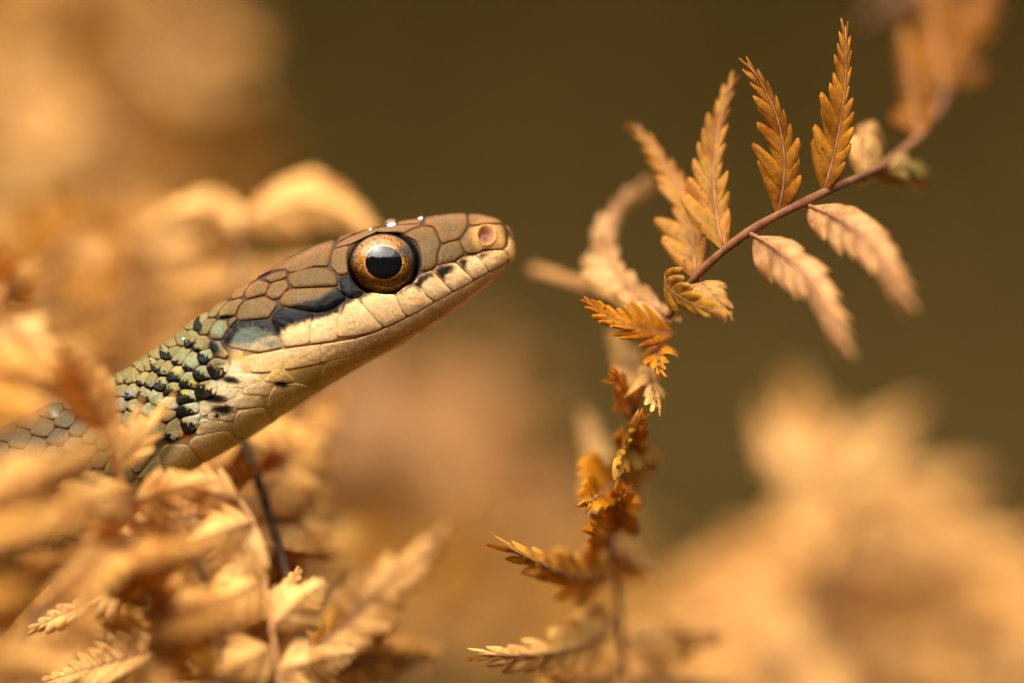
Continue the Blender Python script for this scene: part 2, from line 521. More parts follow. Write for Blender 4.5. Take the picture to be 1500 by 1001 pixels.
def lerp(a, b, t):
    t = np.asarray(t)[:, None]
    return a*(1-t)+np.asarray(b)*t

def sstep(a, b, x):
    t = np.clip((x-a)/(b-a), 0, 1)
    return t*t*(3-2*t)

EYE = (561.8, 385.2, 50.0, 46.0)
NOSTRIL = (711.0, 344.5, 12.0, 13.6)

def pigment(P, v, skin=False, spots=True):
    """albedo at photograph pixels P; v = height fraction (0 crown, 1 chin)"""
    P = np.asarray(P, float)
    x, y = P[:, 0], P[:, 1]
    nz = np.stack([vnoise(x/4.0, y/4.0, seed=11)+0.5*vnoise(x/1.7, y/1.7, seed=12)-0.75, vnoise(x/4.0, y/4.0, seed=13)+0.5*vnoise(x/1.7, y/1.7, seed=14)-0.75], 1)
    Q = P+nz*4.5
    n = len(P)
    brown = np.tile(np.array([0.102, 0.058, 0.019]), (n, 1))
    crown = np.array([0.155, 0.076, 0.031])
    c = lerp(brown, crown, sstep(0.16, 0.03, v))
    # olive tan on the neck
    neck = sstep(345, 285, x)
    c = lerp(c, (0.150, 0.117, 0.044), neck*0.9)
    c = lerp(c, (0.055, 0.036, 0.016), sstep(180, 110, x)*0.92)
    # below the mouth, lips and throat: cream, yellow on the chin
    mm = np.interp(x[::1], MOUTH[::-1, 0], MOUTH[::-1, 1])
    lip_top = np.interp(x, [330, 365, 400, 430, 470, 500, 540, 570, 600, 640, 672, 700, 740], [505, 503, 492, 478, 463, 450, 428, 420, 411, 393, 383, 372, 362])
    pale = sstep(-5, 6, Q[:, 1]-lip_top)*sstep(325, 355, x)
    c = lerp(c, (0.64, 0.415, 0.195), pale)
    thr = sstep(250, 300, x+400*np.clip(v-0.74, 0, 1))*sstep(0, 16, Q[:, 1]-np.interp(x, [200, 240, 290, 320, 345, 400, 800], [655, 625, 585, 540, 518, 545, 545]))*sstep(480, 420, x)
    c = lerp(c, (0.66, 0.50, 0.285), thr)
    chin = sstep(0.0, 1.0, (y-mm)/40.0)*sstep(340, 420, x)
    c = lerp(c, (0.64, 0.40, 0.105), chin*0.75)
    belly = sstep(0.74, 0.96, v)*sstep(520, 400, x)
    c = lerp(c, (0.58, 0.45, 0.15), belly*0.8)
    snout = sstep(700, 752, x)*sstep(0.2, 0.4, v)
    c = lerp(c, (0.56, 0.29, 0.09), snout*0.8)
    c = lerp(c, (0.40, 0.20, 0.055), 0.8*sstep(30, 12, np.hypot(x-711, y-344)))
    # colour of single marks
    for sp in TEAL_SPOT:
        c = lerp(c, ((0.080, 0.105, 0.090) if sp[0] > 335 else (0.15, 0.19, 0.115)) if sp[1] < 560 else (0.40, 0.47, 0.31), soft_spot(Q, sp, 0.45)*sp[5])
    for sp in YELLOW_SPOT:
        c = lerp(c, (0.50, 0.40, 0.03), soft_spot(Q, sp, 0.4)*sp[5]*0.6)
    for sp in ORANGE_SPOT:
        c = lerp(c, (0.78, 0.30, 0.015), soft_spot(P+nz*7, sp, 0.4)*sp[5])
    for sp in GREY_SPOT:
        c = lerp(c, (0.16, 0.14, 0.13), soft_spot(Q, sp, 0.4)*0.7)
    bl = np.zeros(n)
    for pl in BLACK_POLY:
        bl = np.maximum(bl, soft_poly(Q, pl, 1.1))
    for sp in (BLACK_SPOT if spots else []):
        bl = np.maximum(bl, soft_spot(P+nz*2.2, sp, 0.2, 1.22))
    # teal wash over part of the large temple shield
    c = lerp(c, (0.003, 0.0035, 0.004), bl*0.99)
    c = lerp(c, (0.10, 0.115, 0.10), 0.5*soft_poly(P+nz*9, Z2([(330, 650), (480, 630), (620, 700), (560, 760), (430, 790), (340, 740)]), 2.5)*(vnoise(x/3, y/3, seed=9) > 0.5))
    dirt = (vnoise(x/2.2, y/2.2, seed=21)-0.5)
    c = c*(1+0.22*dirt)[:, None]
    if skin:
        dark = np.array([0.034, 0.024, 0.016])
        up = 1-np.clip(np.maximum(np.maximum(pale, sstep(0.68, 0.78, v)), np.maximum(thr, belly)), 0, 1)
        c = lerp(c, (0.56, 0.43, 0.20), 0.8*sstep(0.72, 0.82, v)*(x < 320))
        c = lerp(c, dark, 0.9*up)
        c = c*(1-0.12*(1-up))[:, None]
        md = seg_dist(P, MOUTH)
        c = lerp(c, (0.20, 0.11, 0.035), 0.75*np.exp(-(md/2.4)**2))
        gd = seg_dist(P, GROOVE)
        c = lerp(c, (0.25, 0.13, 0.03), 0.5*np.exp(-(gd/2.5)**2))
        e = np.hypot((x-EYE[0])/EYE[2], (y-EYE[1])/EYE[3])
        c = lerp(c, (0.012, 0.008, 0.008), sstep(1.16, 1.05, e))
        e2 = np.hypot((x-NOSTRIL[0])/NOSTRIL[2], (y-NOSTRIL[1])/NOSTRIL[3])
        c = lerp(c, (0.20, 0.08, 0.05), sstep(1.1, 0.9, e2))
    return np.clip(c, 0.002, 0.9)

# ------------------------------------------------------------------ the snake: one continuous body mesh
snake = empty('snake', tuple(surf_at(np.array([NS-60.0]), np.array([math.pi]))[0]))
tag(snake, 'slender brown snake with a large round eye, head raised out of the dry fern', 'snake')

def build_body():
    step = 3
    sid = np.concatenate([np.arange(0, NHEAD, 1.5), np.arange(NHEAD, NS-1, 6), [NS-1.001]])
    NP = 220
    phi = np.linspace(-math.pi, math.pi, NP, endpoint=False)
    S, H = np.meshgrid(sid, phi, indexing='ij')
    s, h = S.ravel(), H.ravel()
    p = surf_at(s, h)
    nr = surf_nrm(s, h)
    k = PXMM*1000
    Pm = np.stack([p[:, 0]*k+750, 500.5-(p[:, 2]-ZC)*k], 1)
    Pt = untrace(Pm)
    Pt[:, 0] = np.where(np.abs(h) < 1e9, Pt[:, 0], 0)
    v = (1-np.cos(np.abs(h)))/2
    c = pigment(Pt, v, skin=True)
    tailpart = s > NHEAD
    dor = sstep(0.75, 0.55, v)
    c[tailpart] = lerp(np.tile(np.array([0.6, 0.5, 0.28]), (tailpart.sum(), 1)), (0.24, 0.18, 0.08), dor[tailpart])
    disp = np.full(len(s), -0.05)
    md = seg_dist(Pt, MOUTH); disp -= 0.16*np.exp(-(md/2.6)**2)
    gd = seg_dist(Pt, GROOVE); disp -= 0.06*np.exp(-(gd/3.0)**2)
    e = np.hypot((Pt[:, 0]-EYE[0])/EYE[2], (Pt[:, 1]-EYE[1])/EYE[3])
    disp -= 2.2*sstep(1.08, 0.9, e)
    e2 = np.hypot((Pt[:, 0]-NOSTRIL[0])/NOSTRIL[2], (Pt[:, 1]-NOSTRIL[1])/NOSTRIL[3])
    disp -= 0.75*sstep(1.35, 0.6, e2)
    disp *= np.clip(s/12, 0, 1)
    p = p + nr*(disp/1000)[:, None]
    n = len(sid)
    f = [(i*NP+j, i*NP+(j+1) % NP, (i+1)*NP+(j+1) % NP, (i+1)*NP+j) for i in range(n-1) for j in range(NP)]
    f = [q[::-1] for q in f]
    return mesh_obj('body', p, f, MAT['skin'], snake, c)
body = build_body()

# ------------------------------------------------------------------ the snake: scales
def chaikin(poly, it=2, w=0.2):
    q = np.asarray(poly, float)
    for _ in range(it):
        nx = np.roll(q, -1, axis=0)
        q = np.stack([q*(1-w)+nx*w, q*w+nx*(1-w)], 1).reshape(-1, 2)
    return q

def resample(q, n):
    q = np.vstack([q, q[:1]])
    d = np.r_[0, np.cumsum(np.linalg.norm(np.diff(q, axis=0), axis=1))]
    t = np.linspace(0, d[-1], n, endpoint=False)
    return np.stack([np.interp(t, d, q[:, 0]), np.interp(t, d, q[:, 1])], 1)

RINGS = np.array([1.0, 0.975, 0.94, 0.89, 0.83, 0.76, 0.69, 0.61, 0.53, 0.44, 0.35, 0.25, 0.13])
def scale_geo(poly, height=0.16, tilt=0.0, inset=0.0, rnd=0.11, centre=None, rim=0.55, crater=False, npt=44, mirror=False, rims=None, mark=None):
    q = resample(chaikin(poly, 2, rnd), npt)
    c = np.array(centre if centre is not None else q.mean(0))
    d = q-c
    L = np.linalg.norm(d, axis=1)[:, None]+1e-9
    q = c+d*np.clip(1-inset/L, 0.5, 1.5)
    d = q-c
    size = np.sqrt((d**2).sum(1).mean())
    rr = RINGS if not crater else np.array([1, .975, .94, .9, .85, .8, .74, .68, .62, .56, .5, .45, .4, .35, .3, .24, .18, .1])
    P = np.concatenate([c+d*r for r in rr]+[c[None]])
    r = np.concatenate([np.full(npt, a) for a in rr]+[[0.0]])
    hgt = np.where(r > 0.99, -0.12, height*(1-np.clip(r, 0, 1)**5)**0.6 + 0.02)
    # the hind edge of a body scale stands free over the next one
    back = np.array([-0.86, 0.5])
    off = ((P-c)@back)/size
    hgt = hgt+np.where(r > 0.99, 0, tilt*off)
    hgt += (vnoise(P[:, 0]/5, P[:, 1]/5, seed=31)-0.5)*0.05*(r < 0.95)
    if crater:
        e = np.hypot((P[:, 0]-NOSTRIL[0])/NOSTRIL[2], (P[:, 1]-NOSTRIL[1])/NOSTRIL[3])
        hgt += 0.16*np.exp(-((e-1.12)/0.16)**2) - 0.72*sstep(1.05, 0.55, e)
    Pm = trace(P)
    s, ph = locate(Pm)
    if mirror: ph = -np.maximum(ph, 1e-4)
    p = surf_at(s, ph); n = surf_nrm(s, ph)
    p = p+n*(hgt/1000)[:, None]
    v = (1-np.cos(np.abs(ph)))/2
    col_ = pigment(P, v, spots=mark is None)
    if mark is not None and mark > 0.02:
        w = ((P-c)@np.array([-0.45, 0.89]))/size+(vnoise(P[:, 0]/3, P[:, 1]/3, seed=41)-0.5)*0.7
        col_ = lerp(col_, (0.003, 0.0035, 0.004), sstep(0.62-1.0*mark, 0.80-0.85*mark, w)*0.97)
        hi = sstep(-0.1, -0.6, w)*mark
        col_ = lerp(col_, np.array([0.24, 0.26, 0.14]), 0.35*hi)
    edge = sstep(0.86, 0.99, r)
    # brown shields: olive in the middle, rusty towards the margin, each a little different
    rs = np.random.default_rng(int(abs(c[0]*7+c[1]*13)))
    dk = np.clip(1-(col_.mean(1)-0.12)/0.10, 0, 1)*np.clip((col_.mean(1)-0.015)/0.03, 0, 1)
    col_ = lerp(col_, col_*np.array([1.25, 0.98, 0.75]), dk*sstep(0.5, 0.95, r)*rs.uniform(0.4, 1.0))
    col_ = lerp(col_, col_*np.array([0.98, 1.03, 0.98]), dk*sstep(0.8, 0.2, r))
    col_ = col_*(1+dk*rs.uniform(-0.16, 0.14))[:, None]
    pale = np.clip((col_.mean(1)-0.2)/0.15, 0, 1)
    rimc = col_*0.40
    if rims is not None: rimc = np.tile(np.array(rims), (len(col_), 1))
    col_ = lerp(col_, rimc, edge*rim*(1-0.65*pale)) if rims is None else lerp(col_, rimc, edge*rim)
    if crater:
        col_ = lerp(col_, (0.30, 0.13, 0.075), sstep(1.02, 0.85, e))
        col_ = lerp(col_, (0.10, 0.04, 0.03), sstep(0.5, 0.1, np.hypot((P[:, 0]-NOSTRIL[0]-1)/NOSTRIL[2], (P[:, 1]-NOSTRIL[1]+2)/NOSTRIL[3]))*0.8)
    F = []
    nr = len(rr)
    for i in range(nr-1):
        for j in range(npt):
            j2 = (j+1) % npt
            F.append((i*npt+j, i*npt+j2, (i+1)*npt+j2, (i+1)*npt+j))
    last = nr*npt
    for j in range(npt):
        F.append(((nr-1)*npt+j, (nr-1)*npt+(j+1) % npt, last))
    # orient outwards
    a, b, c3 = p[F[len(F)//2][0]], p[F[len(F)//2][1]], p[F[len(F)//2][2]]
    if np.dot(np.cross(b-a, c3-a), n[F[len(F)//2][0]]) < 0:
        F = [f[::-1] for f in F]
    return p, F, col_

far_V, far_F, far_C = [], [], []
def add_scale(poly, name='scale', far=True, label=None, **kw):
    p, F, c = scale_geo(poly, **kw)
    o = mesh_obj(name, p, F, MAT['scale'], snake, c)
    if label: o['label'] = label
    if far:
        kw = dict(kw); kw['npt'] = 24
        p, F, c = scale_geo(poly, mirror=True, **kw)
        b = sum(len(a) for a in far_V)
        far_V.append(p); far_C.append(c); far_F.extend([tuple(i+b for i in f) for f in F])
    return o

UP = -90   # far above the outline: clamped to the midline of the crown
HEAD = [
    # crown: supraocular, frontal side, prefrontal, internasal, parietal
    (Z1([(116, 345), (200, 322), (238, 322), (285, 280), (340, 246), (420, 214), (500, 210), (570, 225), (604, 246), (650, 210), (740, 180), (735, 172), (600, 178), (450, 190), (330, 215), (220, 262), (130, 318)]), dict(height=0.16, inset=0.5, centre=None)),
    (Z1([(130, 310), (220, 255), (330, 208), (450, 184), (600, 172), (738, 164), (745, 100), (600, 80), (400, 80), (150, 200)]), dict(height=0.12, inset=0.6)),
    (Z1([(748, 60), (1038, 60), (1046, 150), (1052, 182), (1030, 225), (990, 283), (930, 295), (872, 316), (850, 270), (835, 230), (815, 190), (745, 178)]), dict(height=0.14, inset=0.0)),
    (Z1([(1046, 60), (1052, 150), (1062, 182), (1130, 176), (1200, 166), (1290, 164), (1300, 150), (1250, 60)]), dict(height=0.12, inset=0.7)),
    (Z2([(425, 300), (560, 200), (700, 90), (1030, -40), (1026, 60), (1020, 110), (1006, 203), (900, 200), (800, 235), (705, 250), (690, 222), (620, 222), (530, 250)]), dict(height=0.14)),
    # side of the snout
    (Z1([(1004, 280), (1058, 192), (1130, 184), (1195, 172), (1290, 174), (1316, 230), (1308, 320), (1290, 346), (1150, 352), (1128, 374), (1055, 386), (1024, 368), (995, 300)]), dict(height=0.16, inset=0.0, crater=True, centre=(711, 344.5), npt=64)),
    (Z1([(1300, 150), (1322, 175), (1336, 230), (1328, 320), (1306, 352), (1330, 395), (1322, 440), (1370, 440), (1400, 330), (1380, 220)]), dict(height=0.10, inset=0.6)),
    (Z1([(606, 250), (655, 214), (740, 186), (815, 196), (832, 236), (850, 275), (866, 318), (842, 380), (838, 464), (805, 492), (735, 512), (738, 430), (716, 330), (664, 278)]), dict(height=0.18, inset=0.0)),
    (Z1([(845, 385), (872, 322), (930, 300), (986, 289), (1004, 312), (1024, 372), (1020, 392), (965, 432), (842, 466)]), dict(height=0.18, inset=0.0)),
    # upper lip
    (Z1([(1107, 388), (1150, 370), (1230, 356), (1298, 356), (1328, 402), (1310, 440), (1250, 474), (1196, 503), (1170, 470), (1150, 432)]), dict(height=0.13, inset=-0.35, rim=0.12)),
    (Z1([(967, 437), (1010, 403), (1105, 390), (1150, 434), (1172, 472), (1194, 506), (1096, 560), (1062, 530), (1030, 497)]), dict(height=0.15, inset=-0.35, rim=0.12)),
    (Z1([(814, 494), (860, 456), (962, 442), (1000, 474), (1060, 532), (1094, 563), (952, 642), (912, 606), (860, 550)]), dict(height=0.15, inset=-0.35, rim=0.12)),
    (Z1([(682, 585), (722, 526), (808, 497), (860, 552), (910, 608), (948, 646), (828, 712), (778, 680), (732, 616)]), dict(height=0.15, inset=-0.35, rim=0.12)),
    (Z1([(562, 660), (640, 602), (682, 588), (732, 618), (776, 682), (824, 714), (722, 772), (642, 814), (604, 778), (584, 720)]), dict(height=0.13, inset=-0.35, rim=0.12)),
    (Z1([(303, 690), (345, 658), (400, 652), (480, 664), (556, 662), (584, 736), (604, 782), (638, 816), (560, 855), (484, 888), (430, 840), (362, 758)]), dict(height=0.11, inset=-0.35, rim=0.08)),
    (Z1([(172, 775), (202, 716), (260, 692), (300, 692), (360, 760), (430, 842), (480, 890), (400, 922), (280, 945), (162, 956), (165, 850)]), dict(height=0.11, inset=-0.35, rim=0.08)),
    (Z2([(905, 558), (1000, 560), (1083, 545), (1080, 640), (1076, 742), (980, 755), (882, 768), (880, 650)]), dict(height=0.09, inset=-0.35, rim=0.08)),
    (Z2([(590, 588), (652, 502), (720, 505), (900, 548), (902, 570), (878, 650), (880, 768), (790, 782), (690, 790), (662, 718), (620, 650)]), dict(height=0.11, inset=-0.35, rim=0.08)),
    (Z2([(240, 742), (262, 690), (332, 620), (400, 602), (578, 592), (618, 660), (660, 724), (682, 792), (600, 812), (520, 828), (400, 815), (300, 796), (255, 775)]), dict(height=0.13, inset=-0.35, rim=0.12)),
    # round the eye and temples
    (Z1([(112, 480), (110, 390), (130, 350), (200, 328), (236, 330), (222, 400), (226, 460), (236, 522), (172, 536)]), dict(height=0.2, inset=0.0)),
    (Z1([(168, 548), (240, 530), (262, 580), (300, 626), (345, 652), (315, 682), (240, 690), (192, 650)]), dict(height=0.18, inset=0.0)),
    (Z2([(700, 275), (730, 248), (890, 210), (1000, 216), (1072, 275), (1084, 345), (1000, 352), (900, 356), (740, 364), (705, 315)]), dict(height=0.2)),
    (Z2([(645, 452), (682, 392), (740, 370), (900, 362), (1000, 360), (1088, 360), (1150, 438), (1062, 506), (1000, 530), (920, 542), (760, 512), (656, 490)]), dict(height=0.2)),
    (Z2([(552, 385), (590, 322), (690, 300), (720, 355), (690, 395), (648, 440), (600, 448), (550, 420)]), dict(height=0.2)),
    (Z2([(375, 410), (410, 340), (480, 300), (570, 328), (545, 408), (480, 425), (400, 442)]), dict(height=0.2)),
    (Z2([(525, 300), (570, 260), (690, 235), (700, 280), (640, 305), (580, 322)]), dict(height=0.18)),
    (Z2([(328, 572), (350, 500), (385, 458), (540, 424), (600, 455), (645, 472), (620, 520), (578, 582), (500, 592), (400, 605), (345, 600)]), dict(height=0.2)),
    (Z2([(188, 550), (220, 500), (262, 462), (360, 436), (382, 455), (345, 500), (325, 560), (270, 580), (200, 585)]), dict(height=0.2)),
    (Z2([(272, 440), (300, 362), (400, 310), (410, 335), (376, 395), (368, 428), (280, 448)]), dict(height=0.18)),
    (Z2([(98, 560), (130, 510), (185, 468), (262, 450), (220, 495), (185, 548), (176, 575), (110, 580)]), dict(height=0.18)),
    (Z2([(272, 620), (290, 582), (325, 562), (342, 600), (310, 630), (285, 660)]), dict(height=0.16, inset=0.6)),
    (Z2([(130, 690), (150, 640), (192, 596), (265, 600), (280, 660), (255, 700), (235, 738), (150, 735)]), dict(height=0.22)),
    (Z2([(30, 690), (70, 612), (120, 588), (182, 577), (192, 600), (150, 640), (128, 690), (110, 708), (50, 705)]), dict(height=0.2, tilt=0.03)),
    (Z2([(140, 800), (148, 752), (220, 750), (240, 795), (290, 850), (255, 885), (180, 860)]), dict(height=0.2, tilt=0.03)),
    (Z2([(0, 800), (22, 722), (60, 710), (110, 710), (148, 750), (134, 810), (80, 832), (20, 830)]), dict(height=0.2, tilt=0.03)),
]
for poly, kw in HEAD:
    add_scale(poly, **kw)

# lower lip and chin shields: strips below the mouth line
def strip(A, B, cuts_a, cuts_b, gap_a, gap_b, **kw):
    def pt(L, u):
        d = np.r_[0, np.cumsum(np.linalg.norm(np.diff(L, axis=0), axis=1))]
        return np.array([np.interp(u*d[-1], d, L[:, 0]), np.interp(u*d[-1], d, L[:, 1])])
    for k in range(len(cuts_a)-1):
        ua = np.linspace(cuts_a[k], cuts_a[k+1], 6)
        ub = np.linspace(cuts_b[k+1], cuts_b[k], 6)
        a = [pt(A, u) for u in ua]; b = [pt(B, u) for u in ub]
        poly = [p+(pt(B, u)-p)*gap_a/(np.linalg.norm(pt(B, u)-p)+1e-6) for p, u in zip(a, ua)]
        poly += [p+(pt(A, u)-p)*gap_b/(np.linalg.norm(pt(A, u)-p)+1e-6) for p, u in zip(b, ub)]
        add_scale(poly, **kw)
strip(MOUTH, GROOVE, [0.03, .11, .2, .29, .38, .49, .61, .73, .86, .98], [0.03, .12, .21, .30, .39, .5, .62, .74, .87, .98], 1.2, 0.3, height=0.03, inset=-0.3, rim=0.0)
BOT = np.array([(746, 402), (727, 420), (700, 445), (664, 474), (626, 500), (590, 522), (550, 545), (512, 566), (470, 585), (440, 606)], float)
GR2 = GROOVE[:10]
strip(GR2, BOT, [0.04, .25, .5, .75, .97], [0.04, .25, .5, .75, .97], 0.5, 0, height=0.03, inset=-0.3, rim=0.0)

# body scales: Voronoi cells round traced centres, a lattice where leaves hide them
traced = [p for p, _ in HEAD]
def in_traced(pt, grow=0):
    P = np.array([pt], float)
    for q in traced:
        if inside(P, q)[0]: return True
    return False

sites = [(279, 494), (263, 494), (290, 472), (276, 472), (248, 503), (303, 521), (284, 529), (265, 521), (252, 514), (238, 518), (226, 522), (299, 547), (319, 535),
         (279, 558), (259, 548), (243, 539), (232, 533), (222, 531), (212, 535), (203, 540), (304, 568), (237, 563), (222, 557), (208, 552), (196, 549), (184, 552), (171, 557),
         (255, 570), (275, 580), (212, 579), (193, 574), (177, 571), (231, 583), (250, 590), (278, 600), (175, 593), (159, 590), (200, 594), (222, 600), (246, 607),
         (280, 616), (256, 625), (158, 606), (172, 613), (190, 614), (211, 618), (233, 624), (140, 607)]
kinds = ['body']*len(sites)
def add_site(p, k, mind):
    if in_traced(p): return
    for q in sites:
        if math.hypot(p[0]-q[0], p[1]-q[1]) < mind: return
    sites.append(p); kinds.append(k)
# throat scales, long and low
for r in range(12):
    for q in range(9):
        x = 322+q*46+(r % 2)*23-r*3
        y = 540+r*13.5-(x-322)*0.20
        bot = np.interp(x, [275, 306, 335, 364, 396, 430, 468, 508], [692, 674, 657, 640, 620, 597, 573, 549])
        if x < 480 and 300 < x and y < bot-44 and y > np.interp(x, [300, 360, 400, 470], [560, 548, 549, 540]):
            add_site((x, y), 'throat', 12.5)
# belly plates
for t in np.linspace(420, 20, 9):
    i = np.argmin(np.abs(SD[:NHEAD, 2]-t))
    S = SD[i]
    p = (S[0]+(S[2]-S[0])*0.885, S[1]+(S[3]-S[1])*0.885)
    p = tuple(untrace(np.array([p]))[0])
    sites.append(p); kinds.append('belly')
# hidden flank further back
rng = random.Random(4)
dsl = (SD[:NHEAD, 0:2]+SD[:NHEAD, 2:4])/2
for r in range(9):
    for q in range(20):
        fr = 0.04+r*0.098
        t = 17.2+q*0.56+(r % 2)*0.28
        S = SD[min(int(NS*t/(len(ST)-1)), NHEAD-1)]
        p = (S[0]+(S[2]-S[0])*fr, S[1]+(S[3]-S[1])*fr)
        p = tuple(untrace(np.array([p]))[0])
        if p[0] < 240 and t < 22.6:
            add_site(p, 'body', 17 if fr > 0.15 else 12)

allsites = [(p, k) for p, k in zip(sites, kinds)]
guards = [tuple(np.mean(q, axis=0)) for q in traced]
# guard points along the mouth groove keep throat cells below the jaw
guards += [(x, y-8) for x, y in GROOVE[8:]]
def cell(i):
    p = np.array(allsites[i][0])
    R = 60 if allsites[i][1] == 'belly' else (34 if allsites[i][1] == 'throat' else 19)
    poly = [(p[0]+R*math.cos(a)*1.0, p[1]+R*math.sin(a)) for a in np.linspace(0, 2*math.pi, 24, endpoint=False)]
    for j, (q, _) in enumerate(allsites):
        if j == i: continue
        q = np.array(q)
        if np.linalg.norm(q-p) > 130: continue
        poly = clip(poly, p, q, ANI if (allsites[i][1] == 'throat' and allsites[j][1] == 'throat') else None)
    for q in guards:
        q = np.array(q)
        if np.linalg.norm(q-p) < 60: poly = clip(poly, p, q)
    return poly
_u = np.array([0.97, -0.22]); _v = np.array([0.22, 0.97])
ANI = np.outer(_u, _u)*0.11+np.outer(_v, _v)
def clip(poly, p, q, M=None):
    m = (p+q)/2; d = q-p
    if M is not None: d = M@d
    out = []
    n = len(poly)
    for k in range(n):
        a, b = np.array(poly[k]), np.array(poly[(k+1) % n])
        fa, fb = (a-m)@d, (b-m)@d
        if fa <= 0: out.append(tuple(a))
        if (fa < 0 < fb) or (fb < 0 < fa):
            t = fa/(fa-fb)
            out.append(tuple(a+(b-a)*t))
    return out
for i, (p, k) in enumerate(allsites):
    poly = cell(i)
    if len(poly) < 3: continue
    q = np.array(poly)
    if k == 'body':
        # each scale reaches a little over the one behind it
        c = q.mean(0)
        b = np.array([-0.86, 0.5])
        q = q+np.clip(((q-c)@b)/12, 0, 1)[:, None]*b*4.5
        mk = 0.0
        if c[0] > 150:
            mk = max(float(soft_spot(np.array([c]), sp, 0.5, 1.5)[0]) for sp in BLACK_SPOT)
        add_scale(q, height=0.18, tilt=0.12, inset=0.0, rnd=0.24, npt=40, rim=0.6, mark=mk)
    elif k == 'throat':
        add_scale(q, height=0.035, tilt=0.02, inset=-0.3, npt=60, rim=0.0)
    else:
        add_scale(q, name='belly_plate', height=0.09, tilt=0.03, inset=0.0, npt=40, rim=0.2)
far = mesh_obj('scale', np.concatenate(far_V), far_F, MAT['scale'], snake, np.concatenate(far_C))
far['kind'] = 'stuff'
far['label'] = 'scales of the far flank'

# ------------------------------------------------------------------ the eye
def build_eye():
    c = trace(np.array([[EYE[0], EYE[1]]]))
    s, ph = locate(c)
    base = surf_at(s, ph)[0]; nrm = surf_nrm(s, ph)[0]
    nrm = Vector(nrm)
    axis = (nrm*0.35+Vector((0.10, -1, 0.02))*0.65).normalized()
    right = Vector((1, 0, 0)); right = (right-axis*right.dot(axis)).normalized()
    up = right.cross(axis)*-1
    if up.z < 0: up = -up
    rx, rz = EYE[2]*KN/PXMM/1000, EYE[3]*KN/PXMM/1000
    base = Vector(base)-axis*0.00035
    def dome(depth, r0, r1, nr=24, na=72, scale=1.0, flat=0.0, off=0.0):
        V, F, R = [], [], []
        for i in range(nr+1):
            r = r0+(r1-r0)*i/nr
            for j in range(na):
                a = 2*math.pi*j/na
                h = depth*math.sqrt(max(0, 1-r*r))
                V.append(base+right*(rx*scale*r*math.cos(a))+up*(rz*scale*r*math.sin(a))+axis*(h+off))
                R.append((r, a))
        for i in range(nr):
            for j in range(na):
                j2 = (j+1) % na
                F.append((i*na+j, (i+1)*na+j, (i+1)*na+j2, i*na+j2))
        return V, F, R
    V, F, R = dome(0.0017, 0.02, 1.04, off=-0.0012)
    eye = mesh_obj('eye', V, F, MAT['rim'], snake)
    eye['label'] = 'large round amber eye with a black rim'
    # iris: shallow ring with gold flecks
    V, F, R = dome(0.0009, 0.54, 0.985, nr=30, na=120, off=-0.0003)
    R = np.array(R)
    c_ = np.tile(np.array([0.36, 0.155, 0.010]), (len(R), 1))
    rr, aa = R[:, 0], R[:, 1]
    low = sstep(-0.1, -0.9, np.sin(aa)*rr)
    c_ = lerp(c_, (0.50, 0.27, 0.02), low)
    c_ = lerp(c_, (0.60, 0.27, 0.06), sstep(0.635, 0.565, rr))          # bright ring round the pupil
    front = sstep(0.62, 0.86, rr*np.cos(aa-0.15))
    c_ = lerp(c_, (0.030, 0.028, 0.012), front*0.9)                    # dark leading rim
    c_ = lerp(c_, (0.03, 0.015, 0.01), sstep(0.92, 0.985, rr))
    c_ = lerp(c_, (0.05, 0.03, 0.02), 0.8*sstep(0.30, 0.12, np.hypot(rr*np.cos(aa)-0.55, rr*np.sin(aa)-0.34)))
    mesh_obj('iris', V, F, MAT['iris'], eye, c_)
    V, F, R = dome(0.0009, 0.005, 0.575, nr=12, na=72, off=-0.00032)
    mesh_obj('pupil', V, F, MAT['pupil'], eye)
    V, F, R = dome(0.0022, 0.003, 1.0, nr=40, na=120, off=-0.0003)
    mesh_obj('cornea', V, F, MAT['cornea'], eye)
build_eye()

# ------------------------------------------------------------------ water drops on the snake
def drop(px, py, r_px, label, h=0.8):
    s, ph = locate(trace(np.array([[px, py]], float)))
    p = Vector(surf_at(s, ph)[0]); n = Vector(surf_nrm(s, ph)[0])
    p = p+n*0.00022
    r = r_px/PXMM/1000
    t = n.orthogonal().normalized(); b = n.cross(t)
    V, F = [], []
    NR, NA = 8, 20
    for i in range(NR+1):
        a = math.pi*i/NR
        for j in range(NA):
            w = 2*math.pi*j/NA
            z = math.cos(a); z = z*h if z > 0 else z*0.25
            rr = max(math.sin(a), 0.003)
            V.append(p+(t*math.cos(w)+b*math.sin(w))*(r*rr)+n*(r*z))
    for i in range(NR):
        for j in range(NA):
            j2 = (j+1) % NA
            F.append((i*NA+j, (i+1)*NA+j, (i+1)*NA+j2, i*NA+j2))
    o = mesh_obj('water_drop', V, F, MAT['water'])
    tag(o, label, 'water drop', 'water drops on the snake')
drop(571, 330, 10, 'largest clear water drop, on the brow right above the snake\'s eye', 0.85)
drop(540, 337, 3.4, 'small water drop on the brow behind the largest drop')
drop(614, 321, 4.5, 'water drop on the crown between brow and nostril')
drop(360, 447, 3.2, 'tiny water drop on a brown scale of the snake\'s temple')
drop(268, 498, 3.0, 'tiny water drop on a scale of the snake\'s neck')

